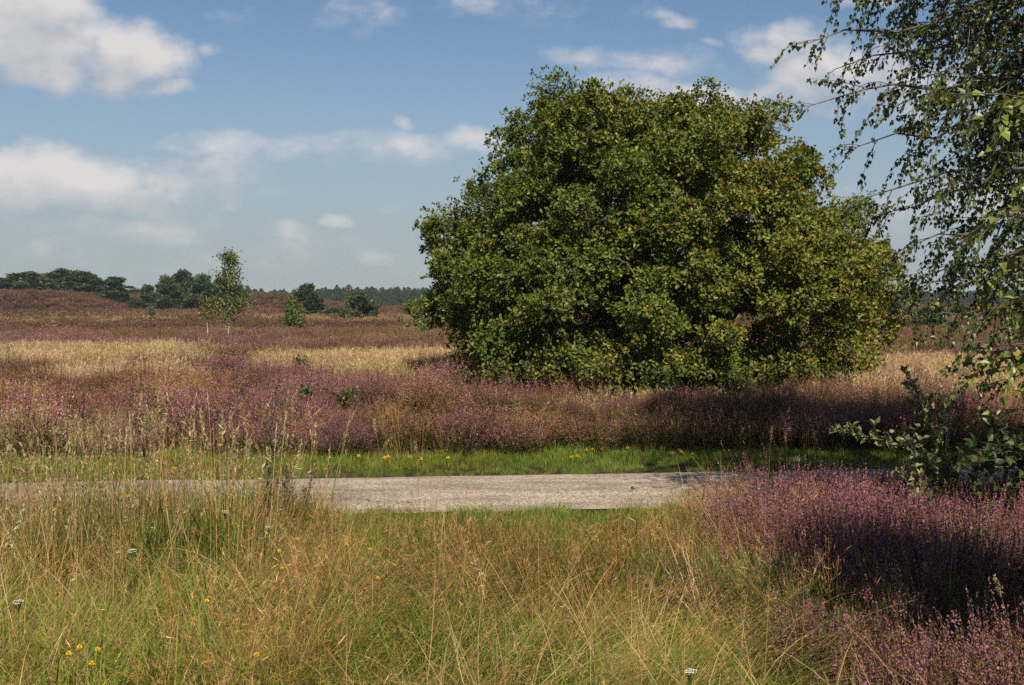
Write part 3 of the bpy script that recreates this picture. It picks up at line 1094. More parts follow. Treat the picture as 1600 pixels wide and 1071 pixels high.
def build_oak():
    r = np.random.default_rng(21)
    Y0 = 22.0
    base = np.array([(1035 - 800) / 1700 * Y0, Y0, 0.0])
    base[2] = height(base[0], base[1])
    s = Y0 / 1700
    sil = [(868, 108), (835, 128), (800, 158), (768, 195), (752, 240), (738, 290), (700, 330), (662, 362), (672, 420), (680, 480), (690, 530), (715, 562), (745, 596),
           (1000, 640), (1330, 622), (1372, 548), (1400, 470), (1392, 400), (1315, 320), (1258, 262), (1240, 210), (1222, 145), (1200, 150), (1170, 165), (1130, 130), (1100, 108),
           (1062, 125), (1040, 150), (1010, 150), (985, 160), (940, 150), (908, 172), (895, 128)]
    poly = np.array([((x - 1035) * s, EYE + (478 - y) * s) for x, y in sil])
    ax = np.abs(poly[:, 0])
    poly[:, 0] -= np.sign(poly[:, 0]) * np.minimum(np.where(poly[:, 0] > 0, .40, .26), ax * .3)     # lobes and sprays stand out past this line
    poly[:, 0] -= np.sign(poly[:, 0]) * np.where(ax > 2.2, .34 * sstep(2.7, 3.3, poly[:, 1]) * (1 - sstep(5.9, 6.5, poly[:, 1])), 0)
    poly[:, 1] -= np.where(poly[:, 1] > 4.5, .66, np.where(poly[:, 1] > 3, .42, .15))
    N = 90000
    x = r.uniform(-5.2, 5.2, N); y = r.uniform(-4.4, 4.4, N); z = r.uniform(.2, 7, N)
    dq = np.sqrt(np.clip(1 - (y / 4.5) ** 2, .02, 1))
    # the outline shrinks towards the front and the back of the crown
    zc = .25
    lump = 1 + (noise2(np.arctan2(z - 2, x) * 3 + 20, y * .9 + 20, 1.0, 4, 2) - .5) * .08
    x, y = x * lump, y * lump
    zz = z * (1 + (lump - 1) * .6)
    inside = in_poly(x / dq, zc + (zz - zc) / dq ** .75, poly)
    k2 = .80
    inner = in_poly(x / dq / k2, zc + (zz - zc) / dq ** .75 / k2, poly) & (np.abs(y) < 3.4)
    shell = inside & ~inner
    cand = np.stack([x / lump, y / lump, z], -1)
    lobes = poisson(cand[shell], .80, 240)
    pts_ = []
    for lb in lobes:
        Rl = r.choice([.30, .44, .62], p=[.4, .4, .2]) * r.uniform(.9, 1.1)
        od = norm(lb - np.array([0, 0, 1.6]))
        dl = norm(rand_dirs(int(6 + 22 * Rl * Rl), r) + od * .6 + np.array([0, 0, .75]))
        ell = r.uniform(.7, 1.35, 3)
        pts_.append(lb - od * Rl * .75 + dl * Rl * ell)
        for _ in range(r.integers(0, 3)):              # loose sprays that break the outline
            sd_ = norm(od * .9 + rand_dirs(1, r)[0] * .75 + np.array([0, 0, .45]))
            ln_ = r.uniform(.25, .62)
            tt_ = np.linspace(.3, 1, 4)[:, None]
            pts_.append(lb - od * Rl * .2 + sd_ * tt_ * (Rl * .5 + ln_) + r.normal(0, .035, (4, 3)))
    # leading shoots that stand up from the top of the crown
    for (sx, sz, h) in [(868, 112, 1.0), (838, 140, .6), (800, 165, .5), (770, 205, .45), (1098, 110, .9), (1060, 135, .5), (1018, 152, .5), (985, 165, .4), (940, 158, .45), (1130, 140, .5), (1165, 150, .45), (1210, 148, .9), (1245, 205, .5), (1270, 262, .4), (738, 288, .4), (668, 362, .6), (700, 335, .5), (1335, 318, .4), (1385, 390, .4)]:
        tp = np.array([(sx - 1035) * s * .97, r.uniform(-.5, .5), (EYE + (478 - sz) * s) - (.36 if sz < 220 else .12)])
        for k in range(7):
            pts_.append((tp - np.array([np.sign(tp[0]) * .25, 0, 1]) * h * k / 6 + r.normal(0, .05 + .03 * k, 3))[None, :])
    c_shell = poisson(r.permutation(np.concatenate(pts_)), .19, 1600)
    # under the canopy the crown is open and dark, with a loose skirt of foliage near the ground
    hole = (c_shell[:, 2] < 1.45 + .25 * np.sin(c_shell[:, 0] * 2.1)) & (np.abs(c_shell[:, 0] - .5) < 3.4) & (c_shell[:, 1] < 1.5) & (r.random(len(c_shell)) < .72)
    c_shell = c_shell[(c_shell[:, 2] > .3) & ~hole]
    c_in = poisson(cand[inner & inside], .62, 320)
    # low branches reach out under the crown, leave gaps near the ground
    low = (c_shell[:, 2] < .6) & (r.random(len(c_shell)) < .25)
    c_shell = c_shell[~low]
    gap = [((895, 500), 30), ((940, 480), 24), ((1230, 505), 34), ((1290, 545), 34), ((1120, 540), 26), ((875, 240), 18)]
    def keep(c):
        ok = np.ones(len(c), bool)
        for (gx, gy), gr in gap:
            ppx = 1035 + c[:, 0] / s; ppy = 478 - (c[:, 2] - EYE) / s
            ok &= ~(((ppx - gx) ** 2 + (ppy - gy) ** 2 < gr * gr) & (r.random(len(c)) < .85))
        return ok
    c_shell = c_shell[keep(c_shell)]
    c_in = c_in[keep(c_in)]
    skirt = np.stack([r.uniform(-3.5, 3.9, 120), r.uniform(-3.7, -1.6, 120), .35 + .6 * r.random(120) ** 1.5], -1)
    skirt = skirt[(skirt[:, 0] / 4.3) ** 2 + (skirt[:, 1] / 4.0) ** 2 < 1]
    c_shell = np.concatenate([c_shell, skirt])
    clumps = np.concatenate([c_shell, c_in])
    is_in = np.concatenate([np.zeros(len(c_shell), bool), np.ones(len(c_in), bool)])
    root = empty('oak_tree', base, 'broad bushy oak with a low green and yellowish crown beyond the path', 'tree')
    # limbs: several stems dividing close to the ground
    bark = Geo()
    trunk = np.array([[0, 0, -.1], [.03, 0, .35], [-.05, .05, .8], [.05, 0, 1.4], [0, 0, 2.2], [.1, .05, 3.0]])
    brs = grow(clumps, trunk, r, .011, .53, .26, .35, .2, .10)
    cc = np.array([.5, .5, .5])
    for pts, rad in brs:
        tube(bark, pts, rad, cc, 7 if rad[0] > .05 else 5)
    crown = Geo()
    ctr = np.array([0, 0, 2.2])
    for c, inn in zip(clumps, is_in):
        rad = r.choice([.15, .22, .31], p=[.4, .4, .2]) * r.uniform(.9, 1.2)
        nt = int(330 * rad ** 2 + 7) if not inn else 24
        outd = norm(c - ctr)
        dirs = norm(rand_dirs(nt, r) + outd * .45 + np.array([0, 0, .25]))
        rr = rad * r.uniform(.6, 1.05, nt) ** .5 * np.where(r.random(nt) < .18, r.uniform(1.2, 2.0, nt), 1)
        tips = c + dirs * rr[:, None] * np.array([1.15, 1.15, .78])
        # twigs
        tw = tips + norm(dirs + np.array([0, 0, .3])) * .05
        sel = r.random(nt) < .35
        for q in np.where(sel)[0]:
            tube(bark, np.array([c, (c + tips[q]) / 2 + r.normal(0, .02, 3), tips[q]]), [.006, .004, .003], cc, 3)
        # rosettes of leaves at each twig end
        nl = 8
        axis = np.repeat(norm(dirs + np.array([0, 0, .5])), nl, 0)
        P = np.repeat(tips, nl, 0) + r.normal(0, .035, (nt * nl, 3))
        D = norm(rand_dirs(nt * nl, r) * .95 + axis * .75 + np.array([0, 0, -.12]))
        U = norm(axis * 1.0 + rand_dirs(nt * nl, r) * .45)
        yel = np.clip(.40 + .095 * c[0] + r.normal(0, .24), .06, .97)
        C = pick([(.090, .142, .014), (.142, .182, .018), (.26, .25, .03), (.27, .20, .036), (.20, .11, .036)], [2.4 * (1 - yel), 2.2, 2.2 * yel, .8 * yel, .18 * yel], nt * nl, .20, .06, r)
        leaves(crown, P, D, U, r.uniform(.055, .098, nt * nl), .60, C, 'obovate', .3)
    bark.obj('trunk', B_OAK, root, True)
    crown.obj('crown', M_OAK, root)


build_oak()


def build_birch():
    """the overhanging birch at the right: only its limbs and hanging twigs reach into the view"""
    r = np.random.default_rng(33)
    base = np.array([5.3, 7.4, 0.])
    base[2] = height(base[0], base[1])
    root = empty('birch_tree', base, 'large birch overhanging from the right edge with drooping twigs of small dark leaves', 'tree')
    trunk = np.array([[5.3, 7.4, -.1], [5.22, 7.4, 1.5], [5.25, 7.45, 3.2], [5.15, 7.4, 5.2], [5.2, 7.4, 7.2], [5.1, 7.4, 9.2], [5.15, 7.45, 10.6]])
    bark, crown, twig = Geo(), Geo(), Geo()
    grey = np.array([.5, .5, .5])
    tube(bark, trunk - base, [.17, .15, .13, .11, .08, .05, .015], grey, 10)

    def at(h):
        return np.array([np.interp(h, trunk[:, 2], trunk[:, i]) for i in range(3)])
    limbs = []
    seen = [(1258, 72, 7.4, .05), (1300, 112, 7.9, .1), (1262, 168, 7.4, .25), (1352, 10, 7.6, .0), (1400, -40, 7.9, .0), (1335, 232, 7.8, .2), (1345, 312, 7.4, .25), (1372, 335, 8.2, .2),
            (1405, 392, 7.6, .3), (1432, 438, 8.0, .3), (1478, 455, 7.5, .3), (1400, 60, 8.4, .1), (1420, 130, 7.2, .1), (1440, 210, 8.3, .2), (1460, 300, 7.0, .25), (1470, 30, 7.1, .0), (1500, 110, 7.7, .1),
            (1520, 190, 7.2, .1), (1530, 280, 7.9, .2), (1500, 372, 7.3, .3), (1550, 440, 7.7, .3), (1525, 350, 8.5, .3), (1570, 60, 8.4, 0), (1580, 150, 8.6, .1), (1590, 350, 8.0, .2), (1440, -60, 7.0, 0), (1520, -90, 7.6, 0), (1360, 80, 8.8, .1), (1480, 250, 8.9, .2), (1560, 240, 8.8, .2), (1455, 165, 8.7, .15), (1540, 20, 8.9, .1),
            (1500, 60, 7.9, .1), (1465, 95, 8.1, .1), (1545, 130, 8.1, .1), (1590, 220, 7.4, .1), (1420, 20, 8.4, .1), (1500, 430, 8.3, .2), (1560, 400, 8.6, .2), (1590, 90, 7.2, .1), (1490, 150, 7.0, .1),
            (1500, 505, 7.4, .3), (1530, 560, 7.2, .3), (1565, 600, 7.5, .3), (1590, 520, 7.0, .3), (1555, 500, 7.9, .3), (1600, 570, 8.0, .3), (1620, 480, 7.4, .3), (1600, 400, 7.0, .3), (1620, 300, 7.6, .2), (1640, 200, 8.0, .2)]
    for _ in range(9):
        seen.append((r.uniform(1450, 1625), r.uniform(-30, 470), r.uniform(7.0, 9.2), .15))
    for (x, y, Y, dr) in seen:
        limbs.append((px(x, y, Y), dr))
    # crown parts outside the frame (they throw the shade on path and heather)
    for _ in range(330):
        a = r.uniform(0, 2 * np.pi)
        z = r.uniform(3.4, 10.2)
        rad = r.uniform(.8, 1) * 3.2 * np.clip((11.2 - z) / 4.5, .25, 1)
        T = np.array([5.2 + np.cos(a) * rad, 7.4 + np.sin(a) * rad * .95, z])
        ppx = 800 + T[0] / max(T[1], .1) * 1700; ppy = 478 - (T[2] - EYE) / T[1] * 1700
        if ppx < 1640 and ppy > -20:
            continue
        if T[0] < 2.3:
            T[0] = 2.3 + r.random() * .6
        limbs.append((T, r.uniform(0, .3)))
    P_, D_, U_, L_, C_ = [], [], [], [], []
    for T, dr in limbs:
        d0 = np.linalg.norm((T - trunk[0])[:2])
        h0 = np.clip(T[2] - .28 * d0 + .5, 1.2, 9.8)
        A = at(h0)
        ctl = A + (T - A) * .5 + np.array([0, 0, .35 + .1 * d0])
        m = 12
        line = bezier(A, ctl, T, m)
        line[2:-1] += r.normal(0, .035, line[2:-1].shape)
        ln = np.linalg.norm(T - A)
        tube(twig, line - base, np.linspace(.010 + .007 * ln, .0030, m), grey, 6)
        # side shoots over the outer part of the limb
        ns = int(10 + 7 * ln)
        for q in range(ns):
            t = r.uniform(.32, 1.0) if q else 1.0
            f = t * (m - 1)
            i = min(int(f), m - 2)
            p0 = line[i] + (line[i + 1] - line[i]) * (f - i)
            tg = norm(line[i + 1] - line[i])
            out = norm(tg * .9 + rand_dirs(1, r)[0] * .8 + np.array([0, 0, -.1]))
            sl = r.uniform(.22, .62) * (1.15 - .4 * t)
            droop = r.uniform(.0, .8) ** 1.3
            p1 = p0 + out * sl * .6
            p2 = p1 + out * sl * .25 + np.array([0, 0, -droop * sl * 1.05])
            tw = bezier(p0, p1, p2, 7)
            tube(twig, tw - base, np.linspace(.0036, .0014, 7), grey, 3)
            seg = np.linalg.norm(np.diff(tw, axis=0), axis=1).sum()
            nl = int(seg / .0125)
            tt = np.sort(r.uniform(.08, 1.0, nl)) * 6
            ii = np.minimum(tt.astype(int), 5)
            pp = tw[ii] + (tw[ii + 1] - tw[ii]) * (tt - ii)[:, None]
            dg = norm(tw[ii + 1] - tw[ii])
            sd_ = norm(np.cross(dg, rand_dirs(nl, r)))
            pet = norm(sd_ * .8 + dg * .4 + np.array([0, 0, -.55]))
            P = pp + pet * r.uniform(.008, .030, nl)[:, None]
            D = norm(pet + np.array([0, 0, -.7]) + rand_dirs(nl, r) * .45)
            P_.append(P); D_.append(D)
            U_.append(norm(rand_dirs(nl, r) + np.array([0, -.2, .55])))
    P = np.concatenate(P_); D = np.concatenate(D_); U = np.concatenate(U_)
    n = len(P)
    print('birch leaves', n)
    C = pick([(.062, .10, .018), (.09, .13, .022), (.14, .17, .03), (.30, .24, .03), (.24, .13, .03)], [3.5, 4, 2.4, .25, .12], n, .2, .06, r)
    leaves(crown, P - base, D, U, r.uniform(.023, .040, n), .82, C, 'birch', .2)
    bark.obj('trunk', B_BIRCH, root, True)
    twig.obj('limbs', B_LIMB, root, True)
    crown.obj('crown', M_BIRCH, root)


build_birch()


def leafy_plant(name, label, cat, stems, leaf, mat, bark, seed, origin, group=None, fol='foliage', stem='stem'):
    """a bush or sapling from explicit stem lines: stems = [(points, r0, r1, twig length, twig spacing, t0)]"""
    r = np.random.default_rng(seed)
    origin = np.asarray(origin, float)
    root = empty(name, origin, label, cat, group)
    bk, lf = Geo(), Geo()
    for (pts, r0, r1, tl, ts, t0) in stems:
        pts = np.asarray(pts, float)
        # smooth resample
        d = np.concatenate([[0], np.cumsum(np.linalg.norm(np.diff(pts, axis=0), axis=1))])
        m = max(6, int(d[-1] / .08))
        u = np.linspace(0, d[-1], m)
        line = np.stack([np.interp(u, d, pts[:, i]) for i in range(3)], -1)
        for _ in range(2):
            line[1:-1] = (line[:-2] + line[1:-1] * 2 + line[2:]) / 4
        line[1:-1] += r.normal(0, .006, line[1:-1].shape)
        tube(bk, line - origin, np.linspace(r0, r1, m), np.ones(3) * .5, 6)
        nt = max(1, int(d[-1] * (1 - t0) / ts))
        for q in range(nt + 1):
            t = t0 + (1 - t0) * (q / nt)
            f = t * (m - 1)
            i = min(int(f), m - 2)
            p0 = line[i] + (line[i + 1] - line[i]) * (f - i)
            tg = norm(line[i + 1] - line[i])
            out = norm(tg * .6 + rand_dirs(1, r)[0] * np.array([1, 1, .6]) + np.array([0, 0, leaf.get('lift', .2)]))
            l = tl * r.uniform(.5, 1.15)
            p2 = p0 + out * l + np.array([0, 0, -leaf.get('droop', 0) * l])
            tw = bezier(p0, p0 + out * l * .6, p2, 4)
            tube(bk, tw - origin, np.linspace(max(r1, .002), .0014, 4), np.ones(3) * .5, 3)
            nl = max(3, int(l / leaf['gap']))
            tt = np.linspace(.15, 1, nl) * 3
            ii = np.minimum(tt.astype(int), 2)
            pp = tw[ii] + (tw[ii + 1] - tw[ii]) * (tt - ii)[:, None]
            dg = norm(tw[ii + 1] - tw[ii])
            D = norm(dg * .5 + rand_dirs(nl, r) * .9 + np.array([0, 0, leaf.get('hang', 0)]))
            U = norm(rand_dirs(nl, r) * .6 + np.array([0, -.25, .8]))
            C = pick(leaf['cols'], leaf['w'], nl, .18, .06, r)
            leaves(lf, pp - origin, D, U, r.uniform(leaf['l0'], leaf['l1'], nl), leaf['wr'], C, leaf['shape'], .22)
    bk.obj(stem, bark, root, True)
    lf.obj(fol, mat, root)
    return root


def build_bushes():
    g0 = lambda x, y: np.array([x, y, float(height(x, y))])
    # near young birch whose leaves hang in at the right edge, close to the camera
    leaf = dict(cols=[(.14, .19, .028), (.18, .22, .035), (.24, .25, .045), (.34, .24, .035)], w=[3, 3, 1.5, .25], l0=.030, l1=.046, wr=.8, shape='birch', gap=.02, droop=.45, hang=-.5, lift=.1)
    b = g0(2.62, 3.9)
    S = [([b, b + [-.02, .05, 1.2], b + [.03, .05, 2.4], b + [.05, .1, 3.4]], .022, .005, .32, .10, .25)]
    for (x, y, Y, h) in [(1535, 150, 3.6, 2.35), (1560, 240, 3.8, 2.2), (1578, 330, 3.7, 2.0), (1566, 400, 3.9, 1.9), (1560, 470, 4.0, 1.7), (1570, 540, 4.1, 1.5), (1585, 610, 4.0, 1.2), (1590, 540, 3.7, 1.4), (1600, 640, 4.3, 1.1), (1585, 440, 4.3, 1.75), (1560, 560, 4.5, 1.4), (1600, 280, 4.2, 2.1), (1600, 170, 4.0, 2.4)]:
        T = px(x, y, Y)
        A = b + [0, .05, h]
        S.append(([A, (A + T) / 2 + [0, 0, .06], T], .006, .002, .20, .075, .38))
    rs = np.random.default_rng(77)
    for _ in range(230):  # out-of-view branches added to shade the near heather, leaving a sunlit strip
        a, z = rs.uniform(0, 6.28), rs.uniform(.75, 3.5)
        q_ = rs.uniform(.35, 1) * .95 * np.clip((4.1 - z) / 2.0, .3, 1)
        T = b + [.15 + np.cos(a) * q_ * 1.25, np.sin(a) * q_ * .95, z]
        if 800 + T[0] / T[1] * 1700 < 1640 or T[1] + .95 * (T[2] - .4) < 4.85:
            continue
        A = b + [0, .05, max(z - .5, .3)]
        S.append(([A, (A + T) / 2 + [0, 0, .08], T], .007, .002, .26, .045, .25))
    leafy_plant('birch_sapling', 'young birch close by on the right edge with large bright green leaves', 'tree', S, leaf, M_BIRCH, B_TWIG, 5, b, fol='crown', stem='trunk')
    # buckthorn bush between the heather and the path
    leaf = dict(cols=[(.24, .27, .10), (.31, .32, .14), (.15, .20, .06), (.36, .33, .16)], w=[3, 2, 2, .8], l0=.045, l1=.075, wr=.58, shape='ovate', gap=.018, lift=.45, droop=.1)
    b = g0(3.45, 8.45)
    q = lambda x, y, Y: px(x, y, Y)
    S = [([b, b + [.02, 0, .35], q(1462, 700, 8.3), q(1440, 640, 8.3), q(1432, 606, 8.2)], .014, .004, .17, .026, .3),
         ([b + [.02, 0, .3], q(1440, 720, 8.2), q(1395, 690, 8.1), q(1350, 682, 8.0), q(1316, 676, 8.0)], .009, .003, .12, .026, .3),
         ([b + [.02, 0, .25], q(1450, 745, 8.0), q(1430, 715, 7.9), q(1425, 690, 7.9)], .008, .003, .14, .026, .2),
         ([b + [0, 0, .2], q(1470, 740, 8.1), q(1490, 725, 8.0), q(1502, 712, 8.0)], .007, .003, .12, .026, .3),
         ([b + [0, 0, .1], q(1450, 775, 7.9), q(1428, 752, 7.8), q(1412, 742, 7.8)], .007, .003, .12, .026, .3),
         ([b + [0, 0, .3], q(1470, 680, 8.5), q(1482, 640, 8.6), q(1487, 632, 8.6)], .006, .003, .10, .026, .5),
         ([b + [0, 0, .1], q(1460, 790, 7.8), q(1432, 785, 7.7)], .006, .003, .11, .026, .2)]
    leafy_plant('buckthorn_bush', 'wiry bush with pale green leaves spreading over the right end of the path', 'bush', S, leaf, M_BUSH, B_TWIG, 6, b)
    # dark bramble at the right edge
    leaf = dict(cols=[(.05, .08, .02), (.07, .10, .025), (.10, .13, .03)], w=[3, 2, 1], l0=.05, l1=.085, wr=.7, shape='ovate', gap=.03, lift=.3, droop=.35)
    b = g0(4.05, 7.9)
    r = np.random.default_rng(8)
    S = []
    for k in range(20):
        T = q(r.uniform(1490, 1690), r.uniform(655, 800), r.uniform(7.2, 8.6))
        S.append(([b + [r.normal(0, .12), r.normal(0, .12), 0], (b + T) / 2 + [0, 0, .35], T], .006, .002, .18, .06, .3))
    leafy_plant('bramble_bush', 'dark arching bramble at the right edge beyond the near heather', 'bush', S, leaf, M_BUSH, B_TWIG, 9, b)
    # seedlings and small shrubs in the heather
    leaf = dict(cols=[(.09, .13, .02), (.13, .17, .03), (.07, .10, .02)], w=[3, 2, 1], l0=.05, l1=.085, wr=.6, shape='obovate', gap=.024, lift=.5)

    def seedling(x, ytop, Y, hw, label, seed, n=7, dark=1., lf=leaf):
        base = g0((x - 800) / 1700 * Y, Y)
        r_ = np.random.default_rng(seed)
        top = px(x, ytop, Y)[2] - base[2]
        S_ = []
        for k in range(n):
            a = r_.uniform(0, 6.28)
            e = np.array([np.cos(a) * hw * r_.uniform(.3, 1), np.sin(a) * hw * r_.uniform(.3, 1), top * r_.uniform(.72, 1.0)])
            S_.append(([base, base + e * [.4, .4, .55], base + e], .006, .002, .10, .035, .45))
        l2 = dict(lf)
        l2['cols'] = [tuple(np.array(c) * dark) for c in lf['cols']]
        return leafy_plant('oak_seedling', label, 'seedling', S_, l2, M_BUSH, B_TWIG, seed, base, 'oak seedlings in the heather')
    seedling(475, 612, 15.0, .12, 'bushy dark green oak seedling in the heather, fullest of the seedlings', 41, 10, .8)
    seedling(540, 613, 15.6, .17, 'olive green oak seedling leaning wide in the heather behind two bent straw stalks', 42, 6)
    seedling(523, 588, 19.0, .16, 'faint pale oak seedling deep in the heather behind the other seedlings', 43, 5, 1.15)
    seedling(212, 608, 16.2, .11, 'small dark seedling behind the tips of the tall green grass', 44, 5, .75)
    seedling(236, 603, 16.6, .12, 'bright green seedling beside a smaller dark one above the tall grass', 45, 6, .95)
    seedling(800, 632, 14.6, .2, 'sparse yellowish seedling among flowering heather before the oak', 46, 4, 1.3)
    seedling(1035, 575, 17.6, .4, 'leafy green sapling standing against the foot of the big oak', 47, 18, .75, dict(leaf, l0=.06, l1=.1))
    seedling(1165, 578, 17.9, .35, 'low shrubby oak shoot under the right half of the big oak', 48, 9, .7)
    seedling(470, 563, 24.0, .3, 'dark round shrub in the heather by the pale grass band', 49, 12, .45)
    # low oak suckers along the foot of the oak
    for k, (x, y, Y, hw, lab) in enumerate([(800, 572, 18.6, .6, 'yellow green oak thicket low under the left half of the oak'), (930, 560, 18.3, .7, 'yellowish oak thicket low before the trunk of the oak'), (1240, 566, 18.4, .6, 'olive oak thicket low under the right half of the oak'), (1320, 580, 18.6, .4, 'small olive thicket below the right tip of the oak'), (745, 578, 19.0, .3, 'dark green thicket below the left tip of the oak')]):
        o = seedling(x, y, Y, hw, lab, 60 + k, 22 if hw > .45 else 12, 1.0, dict(leaf, cols=[(.10, .11, .018), (.14, .13, .022), (.08, .095, .015)], l0=.06, l1=.1))
        o.name = 'oak_thicket'
        o['category'] = 'bush'
        o['group'] = 'oak thickets under the big oak'


build_bushes()


def young_birch(name, label, x, ybase_Y, ytop, seed, lean=0., width=.8, low=.25, leafcol=((.085, .115, .025), (.12, .15, .03), (.15, .16, .035)), stems=1, dens=1., gp=None):
    r = np.random.default_rng(seed)
    Y = ybase_Y
    X = (x - 800) / 1700 * Y
    base = np.array([X, Y, float(height(X, Y))])
    H = px(x, ytop, Y)[2] - base[2]
    root = empty(name, base, label, 'tree', gp)
    bk, lf = Geo(), Geo()
    for s_ in range(stems):
        off = r.normal(0, .12, 2) if s_ else np.zeros(2)
        n = 9
        t = np.linspace(0, 1, n)
        tr = np.stack([off[0] + lean * t + r.normal(0, .015 * H, n) * t, off[1] + r.normal(0, .01 * H, n) * t, t * H * (1 if s_ == 0 else .85)], -1)
        tr[0] = [off[0], off[1], -.05]
        tube(bk, tr, np.linspace(.006 * H + .007, .004, n), np.ones(3) * .5, 7)
        nb = int(34 * dens)
        for k in range(nb):
            tt = r.uniform(low, .98)
            p0 = np.array([np.interp(tt, t, tr[:, i]) for i in range(3)])
            a = r.uniform(0, 6.28)
            ln = width * H * .30 * (1.12 - tt) ** .8 * r.uniform(.5, 1.2)
            out = np.array([np.cos(a) * .8, np.sin(a) * .8, .75])
            p2 = p0 + out * ln + np.array([0, 0, -.15 * ln])
            br = bezier(p0, p0 + out * ln * .6, p2, 5)
            tube(bk, br, np.linspace(.010, .004, 5), np.ones(3) * .5, 4)
            nl = int((30 + 62 * ln) * dens)
            f = r.uniform(.15, 1.15, nl)
            i = np.minimum((f * 4).astype(int), 3)
            pp = br[i] + (br[i + 1] - br[i]) * (f * 4 - i)[:, None] + r.normal(0, .12 + .06 * ln, (nl, 3)) * [1, 1, .8]
            C = pick(leafcol, np.ones(len(leafcol)), nl, .22, .07, r)
            leaves(lf, pp, rand_dirs(nl, r) + np.array([0, 0, -.4]), rand_dirs(nl, r) + np.array([0, -.3, .6]), r.uniform(.05, .085, nl) * (1 + Y / 140), .8, C, 'birch', .2)
    bk.obj('trunk', B_BIRCH, root, True)
    lf.obj('crown', M_BIRCH, root)


young_birch('young_birch', 'tall slender birch with a white stem in the heather left of the oak', 357, 46, 396, 3, .1, 1.0, .18, dens=1.2)
young_birch('young_birch', 'short thin birch with bare white lower stem beside the taller birch', 324, 45, 462, 4, .0, .85, .50, ((.12, .13, .03), (.16, .14, .035)), dens=.55)
young_birch('young_birch', 'small bright green birch bush on the heath before a dark pine', 457, 60, 461, 5, 0, 1.15, .12, ((.10, .145, .03), (.14, .18, .035)), 2, .85)
young_birch('young_birch', 'thin yellowish birch with pale stem touching the dark round pine', 541, 118, 452, 6, 0, .5, .3, ((.10, .11, .03), (.14, .12, .035)), 1, .6)
young_birch('young_birch', 'light green sapling just left of the big oak on the open heath', 664, 52, 494, 7, 0, 1.2, .15, ((.11, .16, .035), (.14, .18, .04)), 2, .35)
young_birch('young_birch', 'tiny green sapling in front of the pine group left of the birches', 238, 110, 477, 8, 0, .9, .1, ((.07, .10, .03), (.09, .12, .03)), 1, .5)


# ------------------------------------------------------------------ pines
def pine_parts(seed, H, W, low, layers, round_=0.5):
    """a heath pine: short trunk, spreading limbs, flattened clumps of needles"""
    r = np.random.default_rng(seed)
    bk, lf = Geo(), Geo()
    trunk = np.array([[0, 0, -.3], [r.normal(0, .1), 0, H * .3], [r.normal(0, .2), r.normal(0, .2), H * .6], [r.normal(0, .2), r.normal(0, .2), H * .92]])
    nc = layers
    cl = []
    for k in range(nc):
        z = H * (low + (1 - low) * (k + r.random()) / nc)
        f = (z / H - low) / (1 - low)
        prof = (np.sin(np.pi * np.clip(.22 + .74 * f, 0, 1)) ** round_) * (1 - .3 * f)
        a = r.uniform(0, 6.28)
        q = np.sqrt(r.uniform(.1, 1)) * W * .5 * prof * r.uniform(.8, 1.2)
        z *= r.uniform(.92, 1.05)
        cl.append([np.cos(a) * q, np.sin(a) * q, z])
    cl = np.array(cl)
    for pts, rad in grow(cl, trunk, r, .030, .5, .17, .3, .1, .06):
        tube(bk, pts, rad, np.ones(3) * .5, 6)
    for c in cl:
        rad = W * r.uniform(.07, .17)
        n = 110
        d = rand_dirs(n, r)
        d[:, 2] *= .85
        pp = c + d * rad * (r.random((n, 1)) ** .35)
        C = pick([(.044, .080, .034), (.058, .10, .04), (.076, .12, .045), (.09, .115, .046)], [3, 3, 2, 1], n, .22, .06, r)
        flakes(lf, pp, W * .075 * np.exp(r.normal(0, .3, n)), C, norm(d) + np.array([0, 0, .5]) + r.normal(0, .4, (n, 3)), .42, r)
    return bk, lf


